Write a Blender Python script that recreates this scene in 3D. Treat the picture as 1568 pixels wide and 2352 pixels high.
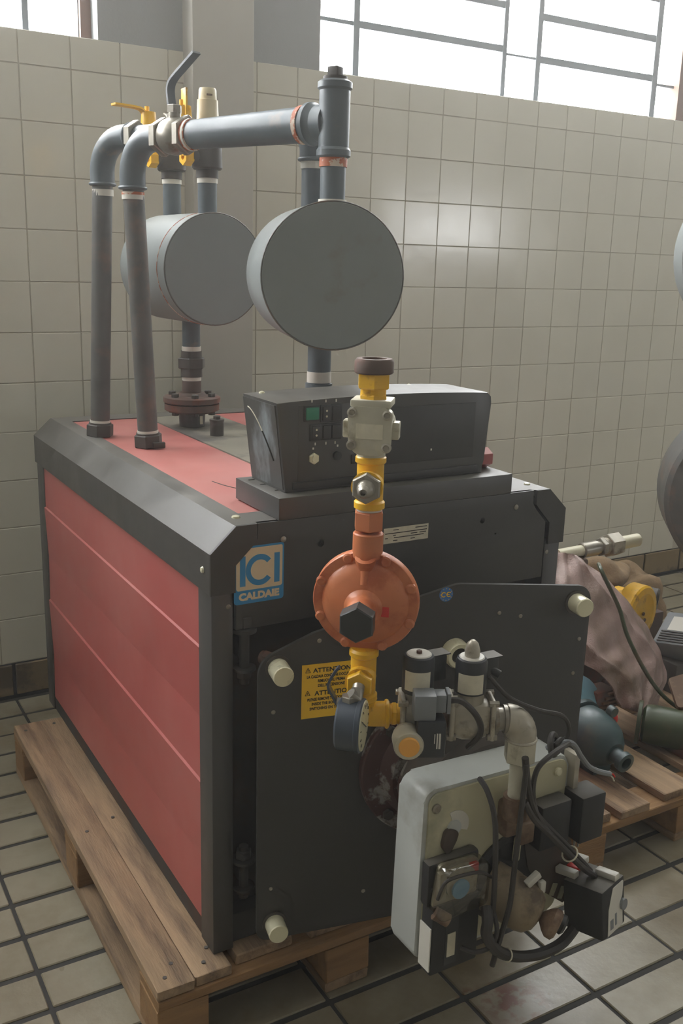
import bpy, bmesh, math, random
from mathutils import Vector as V, Matrix, Euler
random.seed(7)
S = bpy.context.scene
C = S.collection
for o in list(bpy.data.objects):
    bpy.data.objects.remove(o)

# ------------------------------------------------------------------ camera
def cam_axes(yaw, pitch, roll):
    f = V((math.sin(yaw)*math.cos(pitch), math.cos(yaw)*math.cos(pitch), -math.sin(pitch)))
    r = V((math.cos(yaw), -math.sin(yaw), 0)); u = r.cross(f)
    c, s = math.cos(roll), math.sin(roll)
    return c*r+s*u, -s*r+c*u, f
cd = bpy.data.cameras.new('camera'); cam = bpy.data.objects.new('camera', cd); C.objects.link(cam)
r_, u_, f_ = cam_axes(0.5344, 0.2518, 0.0285)
mw = Matrix((r_, u_, -f_)).transposed().to_4x4(); mw.translation = V((-0.6092, -1.4623, 1.425))
cam.matrix_world = mw
cd.sensor_fit = 'HORIZONTAL'; cd.sensor_width = 24.0; cd.lens = 2229.43/1568*24.0
cd.clip_start = 0.05; cd.clip_end = 100
S.camera = cam

# ------------------------------------------------------------------ world, daylight, exposure
W = bpy.data.worlds.new('World'); S.world = W; W.use_nodes = True
bg = W.node_tree.nodes['Background']
bg.inputs[0].default_value = (0.97, 0.985, 1.0, 1); bg.inputs[1].default_value = 16.0
S.view_settings.view_transform = 'Standard'; S.view_settings.look = 'None'
S.view_settings.exposure = 0.65; S.view_settings.gamma = 1.0
S.view_settings.use_curve_mapping = False
try:
    S.cycles.use_denoising = True
    S.cycles.max_bounces = 7; S.cycles.diffuse_bounces = 5; S.cycles.glossy_bounces = 3
    S.cycles.use_adaptive_sampling = True; S.cycles.adaptive_threshold = 0.03
    S.cycles.transparent_max_bounces = 12; S.cycles.sample_clamp_indirect = 6.0
except Exception:
    pass
def portal(name, loc, rot, sx, sy):
    l = bpy.data.lights.new(name, 'AREA'); l.shape = 'RECTANGLE'; l.size = sx; l.size_y = sy
    l.cycles.is_portal = True
    o = bpy.data.objects.new(name, l); C.objects.link(o); o.location = loc; o.rotation_euler = rot
    return o
WY = 1.62            # face of the back wall tiles
ROOM = dict(x0=-3.4, x1=9.0, y0=-5.5, z1=3.7)
# daylight enters only through the windows of the back wall (two in view, both running on out of frame)
# and the strip window opposite, whose reflection shows on the glazed wall tiles
portal('window_back', (2.0, WY+0.2, 2.74), (math.radians(-90), 0, 0), 1.82, 1.4)
portal('window_left_offscreen', (-1.35, WY+0.2, 2.74), (math.radians(-90), 0, 0), 3.3, 1.4)
portal('window_right_offscreen', (4.33, WY+0.2, 2.74), (math.radians(-90), 0, 0), 2.56, 1.4)
portal('window_front_offscreen', (6.9, ROOM['y0']-0.1, 1.865), (math.radians(90), 0, 0), 1.9, 0.37)

# ------------------------------------------------------------------ materials
def h(s):
    c = [int(s[i:i+2], 16)/255 for i in (0, 2, 4)]
    return tuple(x/12.92 if x <= .04045 else ((x+.055)/1.055)**2.4 for x in c)+(1,)
def mul(c, k): return tuple(min(1, x*k) for x in c[:3])+(1,)
MATS = {}
def M(name, col, rough=.5, metal=0., var=.12, vs=9., bump=0., bs=60., col2=None, c2s=3., c2lo=.5, c2hi=.62,
      dust=None, dust_amt=.6, dlo=.5, rand=0., coords='Object', rvar=.08, stretch=None, spec=None):
    m = bpy.data.materials.new(name); m.use_nodes = True; nt = m.node_tree; N = nt.nodes; L = nt.links
    p = N['Principled BSDF']; p.inputs['Metallic'].default_value = metal
    if spec is not None: p.inputs['Specular IOR Level'].default_value = spec
    if coords == 'Object':
        co = N.new('ShaderNodeTexCoord').outputs['Object']
    else:
        co = N.new('ShaderNodeNewGeometry').outputs['Position']
    if stretch:
        mp = N.new('ShaderNodeMapping'); mp.inputs['Scale'].default_value = stretch
        L.new(co, mp.inputs['Vector']); co = mp.outputs[0]
    def noise(sc, det=4., rgh=.55):
        n = N.new('ShaderNodeTexNoise'); n.inputs['Scale'].default_value = sc
        n.inputs['Detail'].default_value = det; n.inputs['Roughness'].default_value = rgh
        L.new(co, n.inputs['Vector']); return n.outputs['Fac']
    def mr(v, a, b, c=0., d=1.):
        n = N.new('ShaderNodeMapRange'); n.inputs[1].default_value = a; n.inputs[2].default_value = b
        n.inputs[3].default_value = c; n.inputs[4].default_value = d; L.new(v, n.inputs[0]); return n.outputs[0]
    def mix(f, a, b):
        n = N.new('ShaderNodeMix'); n.data_type = 'RGBA'
        if hasattr(f, 'links'): L.new(f, n.inputs[0])
        else: n.inputs[0].default_value = f
        for i, x in ((6, a), (7, b)):
            if hasattr(x, 'links'): L.new(x, n.inputs[i])
            else: n.inputs[i].default_value = x
        return n.outputs[2]
    def math_(op, a, b):
        n = N.new('ShaderNodeMath'); n.operation = op
        for i, x in ((0, a), (1, b)):
            if hasattr(x, 'links'): L.new(x, n.inputs[i])
            else: n.inputs[i].default_value = x
        return n.outputs[0]
    n1 = noise(vs)
    c = mix(mr(n1, .3, .7), mul(col, 1-var), mul(col, 1+var))
    if rand:
        oi = N.new('ShaderNodeObjectInfo').outputs['Random']
        c = mix(mr(oi, 0, 1, 0, rand), c, mul(col, .6))
    rg = mr(n1, .3, .7, max(.02, rough-rvar), min(1, rough+rvar))
    if col2 is not None:
        k = mr(noise(c2s, 6., .62), c2lo, c2hi)
        c = mix(k, c, col2)
    if dust is not None:
        g = N.new('ShaderNodeNewGeometry'); sx = N.new('ShaderNodeSeparateXYZ'); L.new(g.outputs['Normal'], sx.inputs[0])
        k = math_('MULTIPLY', mr(sx.outputs[2], dlo, 1.), mr(noise(7., 5.), .3, .65, .45, 1.))
        k = math_('MULTIPLY', k, dust_amt)
        c = mix(k, c, dust)
        rg = math_('ADD', rg, math_('MULTIPLY', k, .3))
    L.new(c, p.inputs['Base Color']); L.new(rg, p.inputs['Roughness'])
    if bump:
        b = N.new('ShaderNodeBump'); b.inputs['Strength'].default_value = bump; b.inputs['Distance'].default_value = .01
        L.new(noise(bs, 3.), b.inputs['Height']); L.new(b.outputs[0], p.inputs['Normal'])
    MATS[name] = m
    return m
DUST = h('a39c8c')
m_tile = M('glazed_wall_tile', h('d2cebf'), .17, var=.03, vs=3, bump=.09, bs=6, rand=.08, coords='Pos', rvar=.03)
m_grout = M('grey_tile_grout', h('b5af9f'), .9, var=.1, vs=14, coords='Pos')
m_plaster = M('grey_painted_plaster', h('9b9d9b'), .75, var=.04, vs=3, coords='Pos', bump=.06, bs=90)
m_pillar = M('pale_grey_pillar_paint', h('b4b0a6'), .6, var=.04, vs=2, coords='Pos')
m_ceil = M('off_white_ceiling_paint', h('c4c2ba'), .85, var=.03, vs=2, coords='Pos')
m_far = M('dull_grey_beige_wall_paint', h('85827a'), .8, var=.04, vs=2, coords='Pos')
m_skirt = M('brown_clinker_skirting', h('8a7757'), .45, var=.12, vs=11, col2=h('5d4f3a'), c2s=6, rand=.25, coords='Pos')
m_joint = M('dark_floor_joint', h('3a3937'), .9, var=.2, vs=30, coords='Pos')
m_frame = M('grey_steel_window_frame', h('7d8387'), .5, var=.08, vs=12)
m_frame_br = M('brown_window_jamb', h('7a5f50'), .6, var=.1, vs=9)

def floor_tile_mat():
    m = M('beige_clinker_floor_tile', h('958e7b'), .34, var=.09, vs=5, col2=h('6d6149'), c2s=2.6, c2lo=.45, c2hi=.70, rand=.22,
          coords='Pos', bump=.08, bs=50)
    nt = m.node_tree; N = nt.nodes; L = nt.links; p = N['Principled BSDF']
    src = p.inputs['Base Color'].links[0].from_socket
    g = N.new('ShaderNodeNewGeometry')
    fac = None
    for (x, y, r) in ((.545, -.235, .085), (.475, -.185, .03)):
        d = N.new('ShaderNodeVectorMath'); d.operation = 'DISTANCE'; L.new(g.outputs['Position'], d.inputs[0]); d.inputs[1].default_value = (x, y, 0)
        mr = N.new('ShaderNodeMapRange'); mr.inputs[1].default_value = r; mr.inputs[2].default_value = r*.35
        L.new(d.outputs['Value'], mr.inputs[0])
        if fac is None: fac = mr.outputs[0]
        else:
            a = N.new('ShaderNodeMath'); a.operation = 'MAXIMUM'; L.new(fac, a.inputs[0]); L.new(mr.outputs[0], a.inputs[1]); fac = a.outputs[0]
    n = N.new('ShaderNodeTexNoise'); n.inputs['Scale'].default_value = 32; n.inputs['Detail'].default_value = 5; L.new(g.outputs['Position'], n.inputs['Vector'])
    mr = N.new('ShaderNodeMapRange'); mr.inputs[1].default_value = .46; mr.inputs[2].default_value = .56; L.new(n.outputs['Fac'], mr.inputs[0])
    a = N.new('ShaderNodeMath'); a.operation = 'MULTIPLY'; L.new(fac, a.inputs[0]); L.new(mr.outputs[0], a.inputs[1])
    mx = N.new('ShaderNodeMix'); mx.data_type = 'RGBA'; L.new(a.outputs[0], mx.inputs[0]); L.new(src, mx.inputs[6]); mx.inputs[7].default_value = h('6b4026')
    L.new(mx.outputs[2], p.inputs['Base Color'])
    return m
m_ftile = floor_tile_mat()

def glass_mat(name, tint=(1, 1, 1, 1), k=.08):
    m = bpy.data.materials.new(name); m.use_nodes = True; nt = m.node_tree; N = nt.nodes; L = nt.links
    N.remove(N['Principled BSDF']); t = N.new('ShaderNodeBsdfTransparent'); t.inputs[0].default_value = tint
    g = N.new('ShaderNodeBsdfGlossy'); g.inputs['Roughness'].default_value = .06
    x = N.new('ShaderNodeMixShader'); x.inputs[0].default_value = k
    L.new(t.outputs[0], x.inputs[1]); L.new(g.outputs[0], x.inputs[2]); L.new(x.outputs[0], N['Material Output'].inputs[0])
    return m
m_glass = glass_mat('window_glass')
m_clear = glass_mat('smoky_clear_plastic', (.78, .77, .72, 1), .14)

m_black = M('black_painted_sheet_metal', h('403e3c'), .44, var=.12, vs=7, spec=.9, dust=DUST, dust_amt=.22, dlo=.5, bump=.02, bs=40)
m_blackfront = M('black_powder_coat', h('403e3c'), .5, var=.1, vs=5, bump=.03, bs=160)
m_dark = M('matt_black_steel', h('403e3c'), .7, var=.2, vs=10, col2=h('4a3a30'), c2s=6)
m_red = M('red_painted_sheet_metal', h('b25a57'), .4, var=.06, vs=4, col2=h('b96b66'), c2s=2.2, c2lo=.45, c2hi=.7, dust=DUST, dust_amt=.2, dlo=.5)
m_dustpanel = M('dusty_grey_brown_panel', h('7a7466'), .7, var=.15, vs=6, col2=h('55504a'), c2s=5)
m_plastic = M('black_plastic_console', h('4b4a48'), .38, var=.08, vs=6, dust=DUST, dust_amt=.22, dlo=.5)
m_console_side = M('scuffed_console_side', h('4b4a48'), .35, var=.12, vs=10, col2=h('98a1a6'), c2s=9, c2lo=.56, c2hi=.74, stretch=(1, 1, .5))
m_console_in = M('console_dark_inset', h('363534'), .45, var=.1)
m_green = M('green_switch', h('2f7d62'), .35, var=.1)
m_drum = M('grey_painted_steel_drum', h('858b8a'), .46, var=.07, vs=5, col2=h('7d756a'), c2s=7, c2lo=.62, c2hi=.8, dust=DUST, dust_amt=.25, dlo=.5)
m_pipe = M('blue_grey_painted_pipe', h('5d666c'), .42, var=.1, vs=14, col2=h('7d756c'), c2s=12, c2lo=.62, c2hi=.75)
m_pipe_old = M('worn_grey_pipe', h('605f5c'), .5, var=.14, vs=16, col2=h('7b675b'), c2s=11, c2lo=.5, c2hi=.7)
m_tape = M('white_thread_tape', h('dcd8cd'), .6, var=.08, vs=40)
m_primer = M('orange_primer_band', h('bd6a48'), .6, var=.15, vs=40, col2=h('dcc9b6'), c2s=40, c2lo=.52, c2hi=.56)
m_rust = M('rusty_cast_iron', h('5d4a40'), .7, var=.2, vs=18, col2=h('6e4331'), c2s=14)
m_darkiron = M('dark_malleable_iron', h('4b4641'), .6, var=.2, vs=20)
m_steel = M('nickel_plated_steel', h('9c978c'), .38, metal=.6, var=.1, vs=20, col2=h('77695a'), c2s=18, c2lo=.55, c2hi=.7)
m_zinc = M('yellow_zinc_bolt', h('e4e0c2'), .3, metal=.25, var=.05, vs=12)
m_yellow = M('yellow_paint', h('ebb722'), .4, var=.08, vs=20, col2=h('a8741c'), c2s=26, c2lo=.6, c2hi=.72)
m_cream = M('cream_plastic', h('cfc3a0'), .5, var=.06, vs=20)
m_lever = M('dark_grey_lever_coating', h('565b60'), .35, var=.08, vs=20)
m_orange = M('orange_painted_regulator', h('c9784d'), .42, var=.06, vs=22, col2=h('b45f37'), c2s=14, bump=.03, bs=120)
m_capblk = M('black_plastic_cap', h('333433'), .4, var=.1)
m_castal = M('cast_aluminium_pale', h('cbc7b4'), .48, metal=.25, var=.1, vs=25, col2=h('8d846c'), c2s=22, c2lo=.56, c2hi=.72)
m_alu = M('dull_cast_aluminium', h('b6b0a1'), .42, metal=.3, var=.12, vs=25, col2=h('7a6f5e'), c2s=18, c2lo=.54, c2hi=.7)
m_coil = M('black_coil_housing', h('35373a'), .45, var=.1, vs=20)
m_coiltop = M('white_metal_coil_cap', h('cfccc2'), .4, var=.06)
m_label = M('worn_paper_label', h('d6d0ba'), .6, var=.08, vs=60)
m_white = M('white_print', h('d9d6cc'), .6, var=.03)
m_ink = M('black_print', h('25221c'), .7, var=.05)
m_blue = M('blue_print', h('3187bd'), .5, var=.03)
m_bluedk = M('blue_sticker', h('3f74b8'), .5, var=.03)
m_bluelt = M('light_blue_plastic', h('7db2dc'), .4, var=.03)
m_badge = M('cream_white_print', h('d6c6a6'), .5, var=.03)
m_signyel = M('yellow_warning_label', h('f8c828'), .5, var=.04)
m_gaugeface = M('aged_gauge_glass', h('c9c5a6'), .25, var=.04)
m_gaugebody = M('blue_grey_gauge_case', h('454d57'), .35, var=.08)
m_ambercap = M('amber_cap', h('f2b050'), .35, var=.04)
m_housing = M('pale_grey_burner_housing', h('bfc3c0'), .4, var=.08, vs=6, col2=h('8d8a7c'), c2s=5, c2lo=.55, c2hi=.75)
m_plate = M('beige_green_zinc_plate', h('c2bd9e'), .42, metal=0., var=.08, vs=6, col2=h('8b8a74'), c2s=5, c2lo=.52, c2hi=.72)
m_scroll = M('dusty_grey_fan_scroll', h('4f4841'), .7, var=.15, vs=9, col2=h('5a4a3f'), c2s=6)
m_ring = M('dark_red_mounting_flange', h('4a2e2a'), .6, var=.15, vs=10, col2=h('8a857f'), c2s=9, c2lo=.53, c2hi=.57)
m_brown = M('grimy_brown_casting', h('6a523e'), .6, var=.2, vs=16, col2=h('8c7660'), c2s=14)
m_motor = M('grimy_beige_motor', h('8b7c64'), .5, var=.15, vs=14, col2=h('5f5140'), c2s=11)
m_cable = M('black_cable_sheath', h('3b3734'), .5, var=.12, vs=30)
m_ctrl = M('matt_black_plastic', h('2c2b2b'), .55, var=.1, vs=12, dust=DUST, dust_amt=.3, dlo=.5)
m_redplug = M('red_connector', h('d2332b'), .4, var=.05)
m_wood = M('weathered_pallet_wood', h('a08669'), .78, var=.2, vs=5, col2=h('5f4d3f'), c2s=3.2, c2lo=.48, c2hi=.72, bump=.25, bs=30, stretch=(9, 1, 9))
m_woodx = M('fresh_sawn_pallet_wood', h('96744d'), .75, var=.16, vs=5, col2=h('7d5a36'), c2s=4, c2lo=.5, c2hi=.75, bump=.2, bs=30, stretch=(1, 9, 9))
m_sack = M('dusty_pink_woven_sack', h('a08881'), .45, var=.12, vs=9, col2=h('806c5d'), c2s=5, c2lo=.45, c2hi=.65, bump=.3, bs=200)
m_bluem = M('pale_blue_motor_paint', h('84afbd'), .4, var=.12, vs=9, col2=h('5b6560'), c2s=8)
m_teal = M('dark_teal_cast_iron', h('3f5355'), .4, var=.15, vs=10, col2=h('555b52'), c2s=8)
m_greenp = M('dark_green_pump_paint', h('3f4a30'), .4, var=.18, vs=9, col2=h('66523a'), c2s=6)
m_rag = M('brown_rag', h('8a7358'), .9, var=.2, vs=12, bump=.3, bs=60)
m_greyp = M('grey_plastic_motor', h('83878a'), .5, var=.1, vs=12)
m_pvc = M('cream_pvc_pipe', h('d8d3b8'), .45, var=.06)

# ------------------------------------------------------------------ mesh helpers
class B:
    def __init__(s): s.bm = bmesh.new()
    def _add(s, vs, fs):
        v = [s.bm.verts.new(x) for x in vs]
        out = []
        for f in fs:
            try: out.append(s.bm.faces.new([v[i] for i in f]))
            except ValueError: pass
        return v, out
    def box(s, c, d, rot=None, bev=0., seg=2):
        c = V(c); hx, hy, hz = d[0]/2, d[1]/2, d[2]/2
        R = rot if rot is not None else Matrix.Identity(3)
        vs = [c+R@V((x, y, z)) for x in (-hx, hx) for y in (-hy, hy) for z in (-hz, hz)]
        v, f = s._add(vs, [(0, 1, 3, 2), (4, 6, 7, 5), (0, 4, 5, 1), (2, 3, 7, 6), (0, 2, 6, 4), (1, 5, 7, 3)])
        if bev:
            es = list({e for x in f for e in x.edges})
            bmesh.ops.bevel(s.bm, geom=es, offset=bev, segments=seg, profile=.5, affect='EDGES')
        return s
    def span(s, a, b, bev=0.):
        return s.box([(a[i]+b[i])/2 for i in range(3)], [abs(b[i]-a[i]) for i in range(3)], bev=bev)
    def lathe(s, p, ax, prof, n=32, ref=None):
        p = V(p); ax = V(ax).normalized()
        a = V(ref) if ref is not None else (V((0, 0, 1)) if abs(ax.z) < .9 else V((1, 0, 0)))
        e1 = (a-ax*a.dot(ax)).normalized(); e2 = ax.cross(e1)
        rings = []
        for (r, t) in prof:
            if r < 1e-6: rings.append([s.bm.verts.new(p+ax*t)])
            else: rings.append([s.bm.verts.new(p+ax*t+(e1*math.cos(2*math.pi*k/n)+e2*math.sin(2*math.pi*k/n))*r) for k in range(n)])
        for A, Bq in zip(rings, rings[1:]):
            for k in range(n):
                q = (k+1) % n
                if len(A) == 1 and len(Bq) == 1: continue
                if len(A) == 1: f = [A[0], Bq[q], Bq[k]]
                elif len(Bq) == 1: f = [A[k], A[q], Bq[0]]
                else: f = [A[k], A[q], Bq[q], Bq[k]]
                try: s.bm.faces.new(f)
                except ValueError: pass
        for A in (rings[0], rings[-1]):
            if len(A) > 2:
                try: s.bm.faces.new(A)
                except ValueError: pass
        return s
    def cyl(s, p0, p1, r0, r1=None, n=24, ch=0.):
        p0, p1 = V(p0), V(p1); d = p1-p0; l = d.length; r1 = r0 if r1 is None else r1
        if ch: prof = [(r0-ch, 0), (r0, ch), (r1, l-ch), (r1-ch, l)]
        else: prof = [(r0, 0), (r1, l)]
        return s.lathe(p0, d, prof, n)
    def hexn(s, p0, p1, r): return s.cyl(p0, p1, r, n=6, ch=min(.002, r*.1))
    def tube(s, pts, r, n=10, sub=0):
        pts = [V(p) for p in pts]
        if sub: pts = smooth(pts, sub)
        rr = r if isinstance(r, (list, tuple)) else [r]*len(pts)
        if len(rr) != len(pts):
            rr = [rr[0]+(rr[-1]-rr[0])*i/(len(pts)-1) for i in range(len(pts))]
        t0 = (pts[1]-pts[0]).normalized()
        a = V((0, 0, 1)) if abs(t0.z) < .9 else V((1, 0, 0))
        e1 = (a-t0*a.dot(t0)).normalized(); rings = []
        for i, p in enumerate(pts):
            t = (pts[min(i+1, len(pts)-1)]-pts[max(i-1, 0)]).normalized()
            e1 = (e1-t*e1.dot(t)).normalized(); e2 = t.cross(e1)
            rings.append([s.bm.verts.new(p+(e1*math.cos(2*math.pi*k/n)+e2*math.sin(2*math.pi*k/n))*rr[i]) for k in range(n)])
        for A, Bq in zip(rings, rings[1:]):
            for k in range(n):
                q = (k+1) % n
                s.bm.faces.new([A[k], A[q], Bq[q], Bq[k]])
        s.bm.faces.new(rings[0]); s.bm.faces.new(rings[-1])
        return s
    def prism(s, poly, o, ux, uy, t, bev=0.):
        o, ux, uy = V(o), V(ux), V(uy); w = ux.cross(uy).normalized()
        n = len(poly)
        vs = [o+ux*a+uy*b for a, b in poly]+[o+ux*a+uy*b+w*t for a, b in poly]
        fs = [list(range(n)), list(range(2*n-1, n-1, -1))]+[(i, i+n, (i+1) % n+n, (i+1) % n) for i in range(n)]
        v, f = s._add(vs, fs)
        if bev:
            es = [e for e in {e for x in f[:2] for e in x.edges}]
            bmesh.ops.bevel(s.bm, geom=es, offset=bev, segments=2, profile=.5, affect='EDGES')
        return s
    def sphere(s, c, r, sc=(1, 1, 1), u=20, v=12):
        m = Matrix.Translation(V(c)) @ Matrix.Diagonal((sc[0], sc[1], sc[2], 1))
        bmesh.ops.create_uvsphere(s.bm, u_segments=u, v_segments=v, radius=r, matrix=m); return s
    def torus(s, c, ax, R, r, n=32, m=8, a0=0., a1=2*math.pi, ref=None):
        c, ax = V(c), V(ax).normalized(); a = V(ref) if ref is not None else (V((0, 0, 1)) if abs(ax.z) < .9 else V((1, 0, 0)))
        e1 = (a-ax*a.dot(ax)).normalized(); e2 = ax.cross(e1); rings = []
        full = abs(a1-a0-2*math.pi) < 1e-6; k2 = n if full else n+1
        for k in range(k2):
            t = a0+(a1-a0)*k/n; d = e1*math.cos(t)+e2*math.sin(t)
            rings.append([s.bm.verts.new(c+d*(R+r*math.cos(2*math.pi*j/m))+ax*(r*math.sin(2*math.pi*j/m))) for j in range(m)])
        for k in range(n):
            A, Bq = rings[k], rings[(k+1) % k2]
            for j in range(m):
                q = (j+1) % m
                s.bm.faces.new([A[j], A[q], Bq[q], Bq[j]])
        if not full: s.bm.faces.new(rings[0]); s.bm.faces.new(rings[-1])
        return s
    def text(s, body, o, ux, uy, size, align='CENTER', wide=1., bold=0.):
        cu = bpy.data.curves.new('t', 'FONT'); cu.body = body; cu.size = size; cu.align_x = align; cu.offset = bold; cu.resolution_u = 3
        ob = bpy.data.objects.new('t', cu); C.objects.link(ob)
        dg = bpy.context.evaluated_depsgraph_get(); me = ob.evaluated_get(dg).to_mesh()
        o, ux, uy = V(o), V(ux), V(uy)
        vs = [o+ux*(v.co.x*wide)+uy*v.co.y for v in me.vertices]; fs = [tuple(p.vertices) for p in me.polygons]
        ob.evaluated_get(dg).to_mesh_clear()
        bpy.data.objects.remove(ob); bpy.data.curves.remove(cu)
        s._add(vs, fs); return s
def smooth(pts, sub):
    out = []
    n = len(pts)
    for i in range(n-1):
        p0, p1, p2, p3 = pts[max(i-1, 0)], pts[i], pts[i+1], pts[min(i+2, n-1)]
        for k in range(sub):
            t = k/sub
            out.append(.5*((2*p1)+(p2-p0)*t+(2*p0-5*p1+4*p2-p3)*t*t+(3*p1-p0-3*p2+p3)*t*t*t))
    out.append(pts[-1]); return out
def rpoly(pts, n=6):
    """polygon with rounded corners; points are (x, y, radius)"""
    out = []; k = len(pts)
    for i in range(k):
        x, y, r = pts[i]; p = V((x, y)); a = V(pts[i-1][:2]); b = V(pts[(i+1) % k][:2])
        if r <= 0: out.append((x, y)); continue
        da, db = (a-p).normalized(), (b-p).normalized()
        ang = da.angle(db); d = min(r/math.tan(ang/2), (a-p).length*.49, (b-p).length*.49); r2 = d*math.tan(ang/2)
        cc = p+(da+db).normalized()*(r2/math.sin(ang/2)); s0 = p+da*d-cc; s1 = p+db*d-cc
        a0 = math.atan2(s0.y, s0.x); a1 = math.atan2(s1.y, s1.x); dd = (a1-a0+math.pi) % (2*math.pi)-math.pi
        for j in range(n+1):
            t = a0+dd*j/n; out.append((cc.x+r2*math.cos(t), cc.y+r2*math.sin(t)))
    return out
def wpos(o):
    p = V((0, 0, 0))
    while o is not None: p += V(o.location); o = o.parent
    return p
def obj(name, b, mat, parent=None, flat=False, ang=32, label=None):
    bm = b.bm
    bmesh.ops.recalc_face_normals(bm, faces=bm.faces)
    if parent is not None:
        w = wpos(parent)
        if w.length: bmesh.ops.translate(bm, verts=bm.verts, vec=-w)
    if not flat:
        for f in bm.faces: f.smooth = True
        for e in bm.edges:
            if len(e.link_faces) != 2 or e.calc_face_angle(0) > math.radians(ang): e.smooth = False
    me = bpy.data.meshes.new(name); bm.to_mesh(me); bm.free(); me.materials.append(mat)
    o = bpy.data.objects.new(name, me); C.objects.link(o); o.parent = parent
    if label: o['label'] = label
    return o
def tag(o, label, cat, group=None):
    o['label'] = label; o['category'] = cat
    if group: o['group'] = group
    return o
def thing(name, label, cat, loc, group=None):
    o = bpy.data.objects.new(name, None); C.objects.link(o); o.location = loc; o.empty_display_size = .05
    return tag(o, label, cat, group)
def struct(name, b, mat, parent=None, label=None):
    o = obj(name, b, mat, parent)
    if parent is None: o['kind'] = 'structure'
    if label: o['label'] = label
    return o
def inst(name, me, loc, parent, rot=None):
    o = bpy.data.objects.new(name, me); C.objects.link(o); o.parent = parent; o.location = V(loc)-wpos(parent)
    if rot: o.rotation_euler = rot
    return o
def mesh_of(b, mat, name):
    bm = b.bm; bmesh.ops.recalc_face_normals(bm, faces=bm.faces)
    for f in bm.faces: f.smooth = False
    me = bpy.data.meshes.new(name); bm.to_mesh(me); bm.free(); me.materials.append(mat); return me
def drill(o, b):
    """cut the shapes in b out of object o"""
    bm = b.bm; bmesh.ops.recalc_face_normals(bm, faces=bm.faces); bmesh.ops.translate(bm, verts=bm.verts, vec=-wpos(o))
    me = bpy.data.meshes.new('cut'); bm.to_mesh(me); bm.free(); c = bpy.data.objects.new('cut', me); C.objects.link(c)
    c.location = wpos(o)
    md = o.modifiers.new('cut', 'BOOLEAN'); md.operation = 'DIFFERENCE'; md.object = c; md.solver = 'EXACT'
    bpy.context.view_layer.update(); dg = bpy.context.evaluated_depsgraph_get()
    new = bpy.data.meshes.new_from_object(o.evaluated_get(dg)); o.modifiers.clear(); o.data = new
    bpy.data.objects.remove(c); bpy.data.meshes.remove(me)
X, Yv, Z = V((1, 0, 0)), V((0, 1, 0)), V((0, 0, 1))

# ================================================================== ROOM
x0, x1, y0, z1 = ROOM['x0'], ROOM['x1'], ROOM['y0'], ROOM['z1']
SILL, HEAD = 2.045, 3.45
yb = WY+.0025
# back wall: below the sill, above the heads, piers between windows
w = B(); w.span((x0, yb, -.02), (x1, WY+.22, SILL-.004)); w.span((x0, yb, HEAD), (x1, WY+.22, z1))
wall = struct('wall_back', w, m_grout)
for (a, b_) in ((.332, 1.083), (2.93, 3.05), (5.62, x1), (x0, -3.02)):
    obj('pier', B().span((a, WY+.004, SILL-.004), (b_, WY+.22, HEAD)), m_plaster, wall)
obj('sill', B().span((-3.02, WY+.006, SILL-.012), (.332, WY+.2, SILL)), m_plaster, wall)
obj('sill', B().span((1.083, WY+.006, SILL-.012), (2.93, WY+.2, SILL)), m_plaster, wall)
# white glazed tiles, each its own piece
TP = .15; TZ0 = .122; TZ = .1525
tb = {}
def tile_mesh(wd, ht):
    k = (round(wd, 3), round(ht, 3))
    if k not in tb: tb[k] = mesh_of(B().box((0, 0, 0), (wd-.003, .009, ht-.003), bev=.0012, seg=1), m_tile, 'tile')
    return tb[k]
def tile_region(xs):
    for xa, xb in zip(xs, xs[1:]):
        za = TZ0
        while za < SILL-.01:
            zb = min(za+TZ, SILL)
            inst('tile', tile_mesh(xb-xa, zb-za), ((xa+xb)/2, WY+.0045, (za+zb)/2), wall,
                 (random.gauss(0, .0022), 0, random.gauss(0, .0022)))
            za += TZ
tile_region([-.504, -.354, -.204, -.054, .096, .246, .396, .548, .600])
tile_region([.800, .85]+[.85+.1492*i for i in range(1, 16)])
# pillar
struct('trim_1', B().span((.598, 1.545, 0), (.806, WY+.1, z1), bev=.006), m_pillar)
# skirting of brown clinker
sk = struct('baseboard_back', B().span((x0, WY+.002, -.01), (x1, WY+.02, .121)), m_joint)
st = mesh_of(B().box((0, 0, 0), (.232, .012, .106), bev=.002, seg=1), m_skirt, 'tile')
k = -1.233
while k < 3.4:
    inst('tile', st, (k+.1215, WY+.0005, .064), sk); k += .243
# floor: dark joints with clinker tiles standing proud
fl = struct('floor', B().span((x0, y0, -.06), (x1, WY+.02, -.0035)), m_joint)
ft = mesh_of(B().box((0, 0, 0), (.2345, .1045, .010), bev=.0022, seg=1), m_ftile, 'tile')
nx0, ny0 = -.262, .175
for i in range(-2, 9):
    for j in range(-7, 12):
        cx, cy = nx0+(i+.5)*.243, ny0+(j+.5)*.1192
        if cy > WY-.04: continue
        inst('tile', ft, (cx, cy, -.005+random.gauss(0, .0004)), fl, (random.gauss(0, .002), random.gauss(0, .002), random.gauss(0, .003)))
far = B()
for i in range(-12, 25):
    for j in range(-42, 12):
        if -2 <= i <= 8 and -7 <= j < 12: continue
        cx, cy = nx0+(i+.5)*.243, ny0+(j+.5)*.1192
        if cy > WY-.04 or cx > 5.8: continue
        far.box((cx, cy, -.005), (.2345, .1045, .010))
q = obj('tile_field', far, m_ftile, fl); q['kind'] = 'stuff'
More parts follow.
